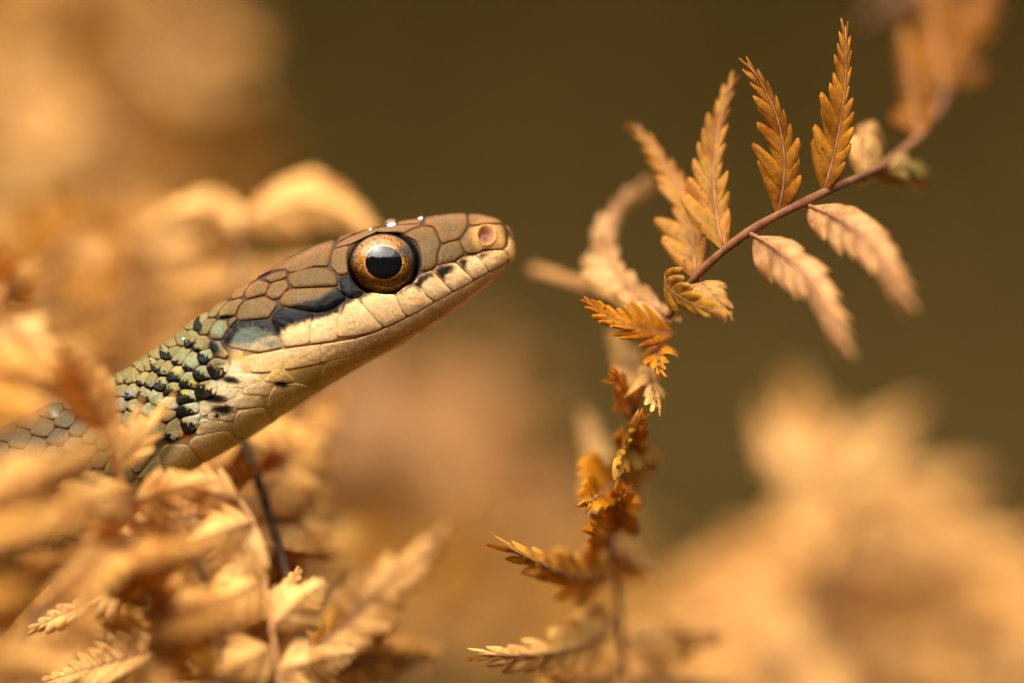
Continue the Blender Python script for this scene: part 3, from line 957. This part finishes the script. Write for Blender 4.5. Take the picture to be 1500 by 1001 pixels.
# ------------------------------------------------------------------ dry fern
def pinna_geo(base, tip, W, roll=0.0, n=9, bend=0.0, side=0.0, fold=0.35, curl=0.35, seed=0, tone=0.5, green=0.0, fine=True, angle=48, asym=1.0, fuse=0.45, twist=0.0, broad=1.75, val=1.0, pink=0.0):
    """a lobed fern leaflet from base to tip; W = lobe length (m). Returns verts, faces, colours, midrib points"""
    rng = np.random.default_rng(seed)
    base = np.array(base); tip = np.array(tip)
    ax = tip-base; Lg = np.linalg.norm(ax); ax /= Lg
    nr = np.array([0, -1.0, 0]); nr -= ax*nr.dot(ax)
    if np.linalg.norm(nr) < 0.15: nr = np.array([0, 0, 1.0]) - ax*ax[2]
    nr /= np.linalg.norm(nr)
    lat = np.cross(nr, ax)
    a = math.radians(roll)
    nr, lat = nr*math.cos(a)+lat*math.sin(a), lat*math.cos(a)-nr*math.sin(a)
    def spine(t):
        t = np.asarray(t)[..., None]
        b = 4*t*(1-t)
        return base+ax*Lg*t+nr*(bend*Lg*b)+lat*(side*Lg*b)
    def frame(t):
        e = 0.02
        d = spine(np.asarray(t)+e)-spine(np.asarray(t)-e)
        d /= np.linalg.norm(d, axis=-1, keepdims=True)
        m = nr-d*(d@nr)[..., None]
        m /= np.linalg.norm(m, axis=-1, keepdims=True)
        l = np.cross(m, d)
        if twist:
            w = (math.radians(twist)*np.asarray(t))[..., None]
            m, l = m*np.cos(w)+l*np.sin(w), l*np.cos(w)-m*np.sin(w)
        return d, l, m
    V, F, C = [], [], []
    nb = 0
    nu, nt = (7, 10) if fine else (5, 6)
    tonecol = (1-tone)*np.array([0.76, 0.430, 0.145])+tone*np.array([0.55, 0.225, 0.015])
    tonecol = tonecol*(1-pink)+pink*np.array([0.60, 0.32, 0.185])
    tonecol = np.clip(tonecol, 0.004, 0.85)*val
    grn = np.array([0.34, 0.34, 0.06])
    vein = np.array([0.22, 0.09, 0.045])
    pitch = 0.95/n
    for k in range(n):
        for sd in (-1, 1):
            t0 = 0.02+pitch*(k+0.15*(sd > 0))
            tc = min(t0+pitch*0.5, 0.985)
            prof = (0.72+0.28*math.sin(math.pi*min(1, tc*1.9+0.12)))*(1-tc**2.2)**0.75
            l = W*prof*rng.uniform(0.88, 1.1)*(asym if sd > 0 else 1)
            if fine and rng.uniform() < 0.08: l *= rng.uniform(0.45, 0.75)          # broken lobes
            l = max(l, 0.10*W)
            ang = math.radians(angle-16*tc+rng.uniform(-5, 5))
            hb = 0.5*pitch*Lg*broad
            cl = curl*(rng.uniform(0.2, 1.4) if rng.uniform() > 0.12 else 2.6); cup = rng.uniform(0.15, 0.55); lift = rng.uniform(-0.12, 0.12)
            fd = fold+rng.uniform(-0.1, 0.1)
            u = np.linspace(-1, 1, nu); t = np.linspace(0, 1, nt)
            U, T = np.meshgrid(u, t, indexing='ij')
            hw = hb*np.where(T < fuse, 1.0, np.sqrt(np.clip(1-((T-fuse)/(1-fuse))**2.0, 0, 1)))
            hw = np.maximum(hw, 0.02*hb)
            # lobe axis: leaves the midrib at the angle and sweeps forward (falcate)
            fwd = l*(T*math.cos(ang)+0.16*T**2)
            out = l*T*math.sin(ang)
            alongm = tc*Lg+fwd+U*hw*(0.98-0.15*T)
            wob = rng.normal(0, 0.02, U.shape)*l*(T > 0.3)
            lat_c = out+U*hw*0.12
            z = np.tan(fd)*lat_c - cl*l*T**2.2*0.55 - cup*hb*(U**2)*T**0.5*0.75 + lift*l*T + wob*0.5
            # rolled-under margin
            edge = np.maximum(np.abs(U), T**3)
            z -= 0.10*hb*sstep(0.8, 1.0, edge)*0.9
            vv = np.abs(U) < 0.2
            z -= 0.05*hb*vv*(T > 0.1)
            tt = alongm/Lg
            over = np.clip(tt-1, 0, None)
            ttc = np.clip(tt, -0.02, 1.0)
            d, lt, m = frame(ttc.ravel())
            p = spine(ttc.ravel())+d*(over.ravel()*Lg)[:, None]+lt*(sd*(lat_c.ravel()))[:, None]+m*z.ravel()[:, None]
            V.append(p)
            c = np.tile(tonecol*rng.uniform(0.86, 1.14), (U.size, 1))
            eg = sstep(0.72, 0.98, edge.ravel())
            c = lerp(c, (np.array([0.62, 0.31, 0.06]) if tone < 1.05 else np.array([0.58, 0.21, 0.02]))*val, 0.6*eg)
            vn = np.exp(-(U.ravel()/0.16)**2)*(1-T.ravel()*0.8)+np.exp(-(T.ravel()/0.10)**2)
            c = lerp(c, vein*max(val, 0.6), np.clip((0.55 if fuse < 0.7 else 0.3)*vn, 0, 0.8))
            if green: c = lerp(c, grn, green*np.clip(rng.uniform(-0.2, 1.2), 0, 1)*(1-0.5*T.ravel()))
            if rng.uniform() < 0.15: c = lerp(c, np.array([0.17, 0.07, 0.025]), 0.6*T.ravel()**3)
            C.append(c)
            for i in range(nu-1):
                for j in range(nt-1):
                    q = (nb+i*nt+j, nb+(i+1)*nt+j, nb+(i+1)*nt+j+1, nb+i*nt+j+1)
                    F.append(q if sd > 0 else q[::-1])
            nb += U.size
    # tip segment
    mid = [spine(t) for t in np.linspace(0, 0.99, 12)]
    return np.concatenate(V), F, np.concatenate(C), mid

class Frond:
    count = 0
    def __init__(self, path, r0, r1, label, group=None, fine=True, colour=(0.24, 0.11, 0.07), ground=True, cat='fern', val=1.0, pink=0.0):
        self.val = val; self.pink = pink
        """path: (px, py, y mm) from the foot to the tip"""
        Frond.count += 1
        self.seed = Frond.count*100
        self.fine = fine
        pts = [at(*p) for p in path]
        if ground:                                   # carry the stalk down to the soil
            f = pts[0]
            k = Vector((f.x*0.98, f.y+0.004, 0.0))
            m_ = (f+k)/2+Vector((0, 0.003, 0))
            pts = [k-Vector((0, 0, 0.004)), m_]+pts
        self.root = empty('fern_frond', pts[0])
        tag(self.root, label, cat, group)
        n = len(pts)*8
        sp = catmull([tuple(p) for p in pts], n)
        q_ = np.arange(n)*0.9
        rad = np.linspace(r0, r1, n)*(0.9+0.28*vnoise(q_, q_*0+self.seed, seed=51))
        v, f_ = tube(sp, rad, 10 if fine else 7)
        c = np.tile(np.array(colour), (len(v), 1))*(0.7+0.7*np.repeat(vnoise(q_*1.7, q_*0+self.seed, seed=52), len(v)//n))[:, None]
        mesh_obj('stalk', v, f_, MAT['stem'], self.root, c)
        self.path = sp
    def pinna(self, b, t, Wpx, **kw):
        """leaflet from pixel/depth b to pixel/depth t; Wpx = lobe length in pixels at the leaflet's depth"""
        B, T = at(*b), at(*t)
        if 'tilt' in kw:                             # the upper face turned to the sky by this many degrees
            kw['roll'] = kw.pop('tilt')*(1 if T.x > B.x else -1)
        self.pinna3(B, T, Wpx/PXMM/1000*(1+(b[2]+t[2])/2000/D), **kw)
    def pinna3(self, B, T, W, midrib=None, **kw):
        self.seed += 1
        kw.setdefault('val', self.val); kw.setdefault('pink', self.pink); kw.setdefault('seed', self.seed); kw.setdefault('fine', self.fine)
        v, f, c, mid = pinna_geo(B, T, W, **kw)
        o = mesh_obj('leaflet', v, f, MAT['leaf'], self.root, c)
        if self.fine if midrib is None else midrib:
            n = len(mid)
            L = np.linalg.norm(np.array(T)-np.array(B))
            tv, tf = tube(mid, np.linspace(0.007*L, 0.003*L, n), 6)
            mesh_obj('midrib', tv, tf, MAT['stem'], o, np.tile(np.array([0.30, 0.145, 0.055]), (len(tv), 1)))
        return o
    def auto(self, t0, t1, n, length, W, rise=0.5, face=(0, -1, 0.4), tone=0.5, n_l=8, bend=-0.10, spread=1.0, rollj=20, green=0.0, curl=0.4, droop=0.0):
        """paired leaflets along the stalk"""
        rng = random.Random(self.seed)
        N_ = len(self.path)
        face = Vector(face).normalized()
        for k in range(n):
            t = t0+(t1-t0)*k/max(1, n-1)
            i = min(int(t*(N_-1)), N_-2)
            p = Vector(self.path[i]); d = Vector(self.path[min(i+2, N_-1)])-Vector(self.path[max(i-2, 0)]); d.normalize()
            s = face.cross(d).normalized()
            for sg in (-1, 1):
                taper = 1-0.75*((t-t0)/(1-t0+1e-6))**1.5
                L = length*taper*rng.uniform(0.85, 1.15)
                dr = (s*sg*spread+d*rise+face*rng.uniform(-0.25, 0.35)+Vector((0, 0, -droop))).normalized()
                self.pinna3(p, p+dr*L, W*taper**0.5*rng.uniform(0.85, 1.15), roll=rng.uniform(-rollj, rollj), n=n_l, bend=bend*rng.uniform(0.3, 1.5), side=rng.uniform(-.06, .06),
                            tone=min(1, max(0, tone+rng.uniform(-.45, .45))), green=green, curl=curl, fold=rng.uniform(0.1, 0.5))

# --- the sharp frond before the snake
fr = Frond([(925, 1060, 26), (912, 960, 26), (905, 870, 22), (893, 790, 17), (908, 700, 12), (925, 620, 8), (945, 535, 4), (985, 455, 0), (1030, 395, -4), (1100, 338, -6), (1195, 288, -6), (1290, 243, 6), (1355, 190, 22), (1390, 120, 40), (1400, 30, 56), (1395, -60, 66)],
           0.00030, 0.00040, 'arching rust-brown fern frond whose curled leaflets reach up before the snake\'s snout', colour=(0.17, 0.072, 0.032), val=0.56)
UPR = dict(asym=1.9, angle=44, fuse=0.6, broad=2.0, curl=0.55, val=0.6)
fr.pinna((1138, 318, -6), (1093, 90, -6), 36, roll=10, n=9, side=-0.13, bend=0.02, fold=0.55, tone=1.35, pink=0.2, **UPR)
fr.pinna((1205, 284, -5), (1238, 36, -5), 33, roll=10, n=10, side=-0.05, fold=0.55, tone=1.35, pink=0.2, **UPR)
fr.pinna((1060, 366, -5), (1075, 113, 4), 36, roll=8, n=9, side=0.07, fold=0.55, tone=1.35, pink=0.28, green=0.12, **UPR)
fr.pinna((1018, 408, -3), (928, 183, 12), 36, roll=12, n=9, side=-0.08, fold=0.5, tone=1.35, pink=0.3, green=0.1, **UPR)
fr.pinna((978, 462, 0), (952, 258, 28), 36, roll=0, n=9, side=0.16, fold=0.35, tone=0.3, pink=0.28, **UPR)
fr.pinna((985, 468, 1), (776, 398, 34), 34, roll=40, n=9, fold=0.4, tone=0.6, pink=0.2, angle=44)
fr.pinna((990, 488, 0), (858, 440, -3), 58, roll=-34, n=8, side=0.1, fold=0.5, tone=1.25, angle=44, curl=0.5, val=0.85)
fr.pinna((1012, 420, -4), (1066, 462, -10), 46, roll=30, n=5, bend=0.2, fold=0.2, tone=0.5, curl=0.9, angle=60)
fr.pinna((975, 400, -2), (1060, 462, -12), 50, roll=-40, n=6, bend=0.15, fold=0.3, tone=1.0, green=0.15, curl=0.5)
fr.pinna((1098, 342, -6), (1226, 500, -32), 46, roll=-14, n=8, side=0.05, fold=-0.2, tone=0.7, pink=0.5, val=0.75, angle=56, curl=0.4, fuse=0.68, broad=2.0)
fr.pinna((1180, 300, -6), (1318, 436, -34), 48, roll=-14, n=8, side=0.05, fold=-0.2, tone=0.7, pink=0.5, val=0.75, angle=56, curl=0.4, fuse=0.68, broad=2.0)
fr.pinna((1262, 262, 2), (1284, 198, 16), 34, roll=40, n=4, bend=0.2, tone=0.3, curl=0.9)
fr.pinna((1290, 246, 6), (1356, 268, 22), 34, roll=20, n=4, bend=0.1, tone=0.4, green=0.8, curl=0.5)
fr.pinna((1348, 200, 20), (1318, 38, 40), 60, roll=50, n=9, tone=1.3, fold=0.5, val=0.36)  # backlit deep orange of the upper-end leaflets is painted in through tone and val
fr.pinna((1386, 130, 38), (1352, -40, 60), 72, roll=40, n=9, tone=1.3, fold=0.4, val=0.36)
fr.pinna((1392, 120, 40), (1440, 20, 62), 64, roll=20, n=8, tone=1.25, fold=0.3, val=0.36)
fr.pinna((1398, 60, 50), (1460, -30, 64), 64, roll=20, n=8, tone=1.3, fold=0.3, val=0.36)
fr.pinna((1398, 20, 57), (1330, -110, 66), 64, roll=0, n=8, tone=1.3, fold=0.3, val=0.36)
fr.pinna((1396, -30, 62), (1262, 32, 96), 60, roll=10, n=7, tone=0.0, pink=1.0, fold=0.2)
fr.pinna((948, 532, 4), (962, 598, -6), 44, roll=25, n=5, fold=0.4, tone=0.2, curl=0.6, angle=50, val=0.85)
fr.pinna((962, 500, 2), (968, 548, -8), 38, roll=-40, n=5, fold=0.6, tone=1.2, curl=0.6, val=0.85)
fr.pinna((938, 560, 5), (898, 478, 28), 50, roll=-15, n=6, fold=0.3, tone=0.3, green=0.2)
fr.pinna((925, 620, 8), (905, 690, -6), 58, roll=62, n=6, fold=0.7, tone=1.1, green=0.55, angle=62, curl=0.3, val=0.85)
fr.pinna((908, 705, 12), (858, 738, -6), 66, roll=-30, n=7, fold=0.5, tone=1.2, angle=66, curl=0.3, val=0.85)
fr.pinna((930, 650, 10), (925, 750, 30), 52, roll=0, n=6, fold=0.3, tone=0.4)
fr.pinna((930, 600, 7), (900, 545, -4), 40, roll=-40, n=6, fold=0.4, tone=0.95, angle=55, curl=0.6, val=1.15)
fr.pinna((915, 670, 10), (940, 610, -5), 40, roll=30, n=6, fold=0.4, tone=0.95, angle=55, curl=0.6, val=1.15)
fr.pinna((900, 770, 15), (915, 715, -5), 46, roll=20, n=6, fold=0.4, tone=0.95, angle=60, curl=0.5, val=1.15)
fr.pinna((898, 790, 16), (868, 775, -5), 50, roll=-10, n=6, fold=0.3, tone=1.15, angle=64, curl=0.5, val=1.15)
fr.pinna((902, 840, 20), (735, 797, -5), 64, roll=-6, n=8, side=0.04, bend=0.06, fold=-0.12, tone=0.9, angle=54, curl=0.2, broad=1.6, val=1.1)
fr.pinna((906, 905, 24), (698, 958, -5), 66, roll=-8, n=9, side=0.05, bend=0.05, fold=-0.12, tone=0.35, green=0.25, angle=52, curl=0.2, broad=1.6, val=1.1)
fr.pinna((900, 810, 20), (965, 850, 34), 60, roll=10, n=6, fold=-0.2, tone=0.2, curl=0.5, val=1.0)
fr.pinna((912, 935, 26), (1060, 925, 36), 66, roll=35, n=8, fold=-0.2, tone=0.4, curl=0.5, val=1.0)
fr.pinna((915, 985, 28), (790, 1010, 6), 66, roll=-30, n=8, fold=-0.2, tone=0.7, curl=0.5, val=1.0)
fr.pinna((918, 1000, 28), (1080, 1000, 40), 66, roll=30, n=8, fold=-0.2, tone=0.3, curl=0.5, val=1.0)
fr.pinna((900, 760, 17), (858, 600, 52), 54, roll=0, n=7, fold=0.2, tone=0.1, green=0.15)

# --- leaflets before and around the body of the snake, lower left
GL = 'dry fern heaped round the snake'
WIDE = dict(fuse=0.6, broad=1.85, angle=58, fold=-0.42, curl=0.2)
TAN = (0.42, 0.22, 0.08)
f1 = Frond([(250, 1100, -14), (235, 960, -15), (215, 840, -16), (190, 745, -18), (170, 680, -20), (160, 640, -22)], 0.00045, 0.0003, 'tan fern frond crossing the snake\'s neck with a pale fan of leaflets', GL, colour=TAN)
f1.pinna((166, 650, -22), (88, 503, -34), 52, tilt=14, n=7, tone=0.05, bend=-0.1, midrib=False, **WIDE)
f1.pinna((172, 690, -20), (254, 586, -17), 46, roll=-20, n=5, fold=0.2, tone=0.2, curl=0.3, angle=34, fuse=0.55)
f1.pinna((170, 690, -20), (205, 585, -18), 30, roll=10, n=5, fold=0.2, tone=0.1, curl=0.3, angle=34, fuse=0.55)
f1.pinna((172, 690, -20), (172, 612, -19), 28, roll=10, n=4, fold=0.2, tone=0.2, curl=0.3, angle=34, fuse=0.6)
f1.pinna((200, 715, -19), (35, 780, -39), 62, tilt=14, n=9, tone=0.35, bend=0.08, midrib=False, **WIDE)
f1.pinna((190, 740, -18), (310, 700, -21), 50, tilt=14, n=9, tone=0.3, bend=0.1, midrib=False, **WIDE)
f1.pinna((196, 770, -18), (305, 770, -6), 62, roll=25, n=5, fold=0.2, tone=0.1, curl=0.9, bend=0.25, fuse=0.6, broad=2.0)
f1.pinna((215, 835, -16), (310, 800, -47), 62, tilt=14, n=7, tone=0.45, bend=0.12, midrib=False, **WIDE)
f1.pinna((220, 850, -16), (112, 915, -49), 64, tilt=14, n=7, tone=0.5, bend=0.12, midrib=False, **WIDE)
f1.pinna((215, 840, -16), (40, 925, -8), 52, roll=-40, n=10, fold=0.4, tone=0.15, curl=0.3, angle=60)
f1.pinna((212, 820, -16), (40, 830, -32), 64, tilt=14, n=8, tone=0.5, bend=0.1, midrib=False, **WIDE)
f1.pinna((205, 790, -17), (75, 870, -34), 62, tilt=14, n=8, tone=0.25, bend=0.1, midrib=False, **WIDE)
f1.pinna((196, 760, -18), (95, 735, -34), 56, tilt=14, n=8, tone=0.3, bend=0.1, midrib=False, **WIDE)
f1.pinna((225, 900, -15), (350, 880, -39), 60, tilt=14, n=8, tone=0.4, bend=0.12, midrib=False, **WIDE)
f1.pinna((232, 950, -15), (60, 1000, -8), 60, roll=-40, n=10, fold=0.4, tone=0.2, curl=0.3, angle=60)
f1.pinna((232, 950, -15), (375, 900, -45), 66, tilt=14, n=7, tone=0.45, bend=0.12, midrib=False, **WIDE)
f1.pinna((238, 980, -15), (290, 1060, -43), 66, tilt=14, n=7, tone=0.4, bend=0.12, midrib=False, **WIDE)

f1b = Frond([(-90, 1120, -36), (-70, 940, -38), (-60, 800, -40), (-45, 650, -38), (-20, 540, -34), (5, 460, -31), (15, 400, -29)], 0.0005, 0.0003, 'blurred fern frond of broad orange-tan leaflets covering the snake\'s body', GL, colour=TAN)
f1b.pinna((-70, 765, -40), (190, 640, -54), 72, tilt=12, n=8, tone=0.4, bend=0.1, midrib=False, **WIDE)
f1b.pinna((-62, 830, -40), (120, 760, -61), 70, tilt=14, n=8, tone=0.6, bend=0.1, midrib=False, **WIDE)
f1b.pinna((-30, 580, -36), (52, 610, -48), 66, tilt=12, n=8, tone=0.8, bend=0.1, midrib=False, **WIDE)
f1b.pinna((-20, 540, -34), (70, 545, -46), 56, tilt=12, n=8, tone=0.6, bend=0.1, midrib=False, **WIDE)
f1b.pinna((2, 470, -31), (75, 520, -39), 54, tilt=14, n=7, tone=0.0, green=0.1, bend=0.1, midrib=False, **WIDE)
f1b.pinna((8, 450, -31), (50, 395, -36), 44, tilt=14, n=7, tone=0.3, green=0.5, midrib=False, **WIDE)
f1b.pinna((12, 420, -30), (-40, 370, -43), 50, tilt=14, n=8, tone=0.4, midrib=False, **WIDE)
f1b.pinna((-68, 930, -38), (60, 860, -55), 80, tilt=14, n=8, tone=0.8, bend=0.1, midrib=False, **WIDE)
f1b.pinna((-72, 960, -38), (70, 970, -53), 80, tilt=14, n=8, tone=0.4, bend=0.1, midrib=False, **WIDE)
f1b.pinna((-78, 1020, -37), (90, 1030, -51), 80, tilt=14, n=8, tone=0.5, bend=0.1, midrib=False, **WIDE)
f1b.pinna((-70, 900, -38), (90, 830, -30), 60, roll=-40, n=8, tone=1.25, fold=0.3, val=0.36)

f2 = Frond([(470, 1100, 4), (458, 1000, 4), (430, 880, 4), (405, 790, 6), (380, 710, 9), (355, 640, 12), (340, 590, 16)], 0.00055, 0.0004, 'dark twiggy stem rising under the snake\'s throat with cream curled leaflets', GL, colour=(0.075, 0.042, 0.02))
f2.pinna((450, 960, 4), (655, 775, 32), 84, roll=15, n=8, fold=0.3, tone=0.25, curl=0.4, broad=2.0, fuse=0.55)
f2.pinna((452, 965, 4), (570, 880, 22), 60, roll=-20, n=8, fold=0.3, tone=0.9, curl=0.4)
f2.pinna((455, 985, 4), (640, 960, 26), 76, roll=-20, n=8, fold=0.3, tone=0.7, curl=0.4, broad=2.0)
f2.pinna((385, 720, 8), (500, 560, 48), 70, tilt=14, n=9, tone=0.5, midrib=False, **WIDE)
f2.pinna((375, 700, 9), (300, 720, 0), 44, roll=50, n=7, fold=0.4, tone=1.0, curl=0.5)
f2.pinna((405, 790, 6), (480, 650, 40), 70, tilt=14, n=9, tone=0.35, green=0.1, midrib=False, **WIDE)
f2.pinna((405, 790, 6), (520, 760, 50), 70, tilt=14, n=9, tone=0.5, green=0.3, midrib=False, **WIDE)
f2.pinna((350, 635, 12), (420, 600, 44), 60, tilt=14, n=9, tone=0.5, midrib=False, **WIDE)
f2.pinna((360, 660, 12), (290, 700, 26), 60, tilt=14, n=9, tone=0.5, midrib=False, **WIDE)

f3 = Frond([(420, 1130, -20), (410, 1010, -20), (398, 920, -19), (385, 840, -18), (372, 770, -17), (352, 735, -16)], 0.00024, 0.0002, 'fern frond of cream curled leaflets before the dark twiggy stem', GL, colour=TAN)
f3.pinna((374, 765, -17), (322, 885, -20), 58, tilt=10, n=7, tone=0.0, green=0.06, bend=0.12, midrib=False, **WIDE)
f3.pinna((372, 765, -17), (285, 790, -22), 50, tilt=10, n=7, tone=0.2, bend=0.12, midrib=False, **WIDE)
f3.pinna((355, 738, -16), (255, 705, -20), 54, tilt=14, n=7, tone=0.1, bend=0.15, midrib=False, **WIDE)
f3.pinna((385, 850, -18), (300, 900, -24), 56, tilt=14, n=7, tone=0.35, bend=0.12, midrib=False, **WIDE)
f3.pinna((395, 925, -19), (474, 852, -18), 60, tilt=12, n=7, tone=0.0, green=0.16, bend=0.15, midrib=False, **WIDE)
f3.pinna((392, 900, -19), (440, 830, -10), 40, tilt=12, n=7, tone=0.3, midrib=False, **WIDE)
f3.pinna((400, 950, -19), (330, 985, -26), 60, tilt=14, n=7, tone=0.3, bend=0.12, midrib=False, **WIDE)
f3.pinna((405, 985, -20), (520, 955, -16), 58, tilt=14, n=7, tone=0.05, bend=0.12, midrib=False, **WIDE)
f3.pinna((408, 1000, -20), (450, 1060, -22), 58, tilt=10, n=7, tone=0.2, bend=0.12, midrib=False, **WIDE)

f4 = Frond([(-40, 1150, 24), (0, 1020, 24), (40, 920, 24), (100, 850, 24), (170, 800, 24), (240, 770, 24)], 0.0005, 0.0003, 'rusty fern frond in the shade under the snake\'s body', GL, colour=(0.20, 0.10, 0.05))
f4.auto(0.3, 0.98, 7, 0.015, 0.0055, tone=0.8, n_l=7)
f4b = Frond([(330, 1150, 14), (330, 1000, 14), (320, 900, 14), (290, 830, 14), (250, 780, 14)], 0.0005, 0.0003, 'rusty fern frond deep in the heap behind the cream curled leaflets', GL, colour=(0.20, 0.10, 0.05))
f4b.auto(0.3, 0.98, 7, 0.015, 0.0055, tone=0.8, n_l=7)

# --- blurred fronds behind the snake
GB = 'dry fern behind the snake'
f5 = Frond([(300, 960, 62), (315, 700, 60), (330, 520, 56), (345, 420, 52), (352, 350, 50), (358, 310, 49)], 0.0008, 0.0004, 'tan fern frond with two arched leaflets just behind the snake\'s head', GB, fine=False, colour=(0.36, 0.2, 0.09))
f5.pinna((352, 340, 50), (215, 335, 52), 52, roll=-10, n=8, tone=0.15, side=-0.22, midrib=False, fuse=0.7, broad=2.1, angle=58, fold=-0.4, curl=0.2)
f5.pinna((354, 335, 50), (545, 350, 46), 66, roll=10, n=9, tone=0.2, side=0.24, midrib=False, fuse=0.7, broad=2.1, angle=58, fold=-0.4, curl=0.2)
f5.pinna((345, 420, 52), (470, 380, 60), 60, roll=20, n=8, tone=0.1, midrib=False, fuse=0.7, broad=2.1, angle=58, fold=-0.4, curl=0.2)
f5.pinna((345, 420, 52), (215, 430, 64), 60, roll=-20, n=8, tone=0.4, midrib=False, fuse=0.7, broad=2.1, angle=58, fold=-0.4, curl=0.2)
f5.pinna((330, 520, 56), (200, 520, 70), 64, roll=-20, n=8, tone=0.5, midrib=False, fuse=0.7, broad=2.1, angle=58, fold=-0.4, curl=0.2)
f6 = Frond([(150, 1000, 100), (160, 700, 96), (180, 500, 92), (210, 380, 88), (240, 330, 86)], 0.0009, 0.0004, 'pale blurred fern frond standing behind the snake\'s neck', GB, fine=False, colour=(0.36, 0.2, 0.09))
f6.auto(0.3, 0.98, 9, 0.022, 0.007, tone=0.35)
f7 = Frond([(40, 1000, 80), (30, 760, 78), (20, 560, 76), (60, 420, 74), (110, 340, 72)], 0.0009, 0.0004, 'orange-tan blurred fern frond left of the snake\'s neck', GB, fine=False, colour=(0.36, 0.2, 0.09))
f7.auto(0.3, 0.98, 9, 0.022, 0.007, tone=0.5)
GU = 'tall dry fern at the back'
for path, lab, tone in [
    ([(-120, 900, 285), (-60, 500, 285), (0, 250, 280), (60, 80, 275), (140, -60, 270)], 'tall pale tan fern frond arching up behind the snake\'s tail side', 0.35),
    ([(60, 800, 250), (100, 450, 250), (150, 230, 245), (220, 90, 240), (330, 0, 235)], 'tall brown-tan fern frond leaning over the snake\'s back', 0.6),
    ([(-150, 700, 240), (-100, 400, 240), (-40, 200, 230), (20, 100, 225)], 'tall cream fern frond at the far end behind the snake', 0.2)]:
    f = Frond(path, 0.0014, 0.0006, lab, GU, fine=False, colour=(0.36, 0.2, 0.09), val=0.55 if 'leaning' in lab else 1.0)
    f.auto(0.3, 0.98, 11, 0.044, 0.015, tone=tone)
GR = 'dry fern standing behind the sharp frond'
for path, lab, tone, Lg in [
    ([(1220, 1395, 165), (1225, 1095, 165), (1225, 915, 162), (1220, 785, 158), (1200, 715, 150), (1160, 690, 142)], 'broad blurred tan fern frond bowing behind the sharp frond', 0.35, 0.038),
    ([(1400, 1430, 185), (1390, 1130, 185), (1370, 960, 182), (1330, 850, 178), (1290, 735, 172)], 'blurred orange-tan fern frond beside the broad bowing one', 0.45, 0.036),
    ([(1560, 1430, 175), (1540, 1180, 175), (1500, 1030, 172), (1440, 950, 168), (1380, 920, 162)], 'low blurred fern frond farthest from the snake', 0.4, 0.034),
    ([(1080, 1395, 150), (1080, 1195, 150), (1100, 1075, 148), (1140, 995, 145), (1190, 945, 140)], 'low blurred fern frond at the foot of the broad bowing one', 0.3, 0.032)]:
    f = Frond(path, 0.0014, 0.0006, lab, GR, fine=False, colour=(0.36, 0.2, 0.09))
    f.auto(0.42, 0.98, 9, Lg, 0.009, tone=tone-0.35, rise=0.15, droop=0.35)
GF = 'far dry fern on the ground'
rngf = random.Random(12)
for k, (px, py, y) in enumerate([(560, 760, 330), (700, 700, 380), (820, 830, 420), (640, 640, 460), (950, 960, 350), (480, 640, 300), (760, 880, 300), (600, 900, 260), (400, 560, 360), (880, 980, 260), (690, 590, 520)]):
    f = Frond([(px+rngf.uniform(-60, 60), py+500, y+20), (px+rngf.uniform(-40, 40), py+250, y+10), (px, py, y), (px+rngf.uniform(-90, 90), py-50, y-16)], 0.0016, 0.0007,
              'far blurred fern frond low on the ground between the snake and the bank', GF, fine=False, colour=(0.30, 0.17, 0.09), val=0.72, pink=0.45 if px < 800 and py < 720 else 0.0)
    f.auto(0.35, 0.98, 9, 0.042, 0.012, tone=rngf.uniform(0.3, 0.9), rise=0.3)
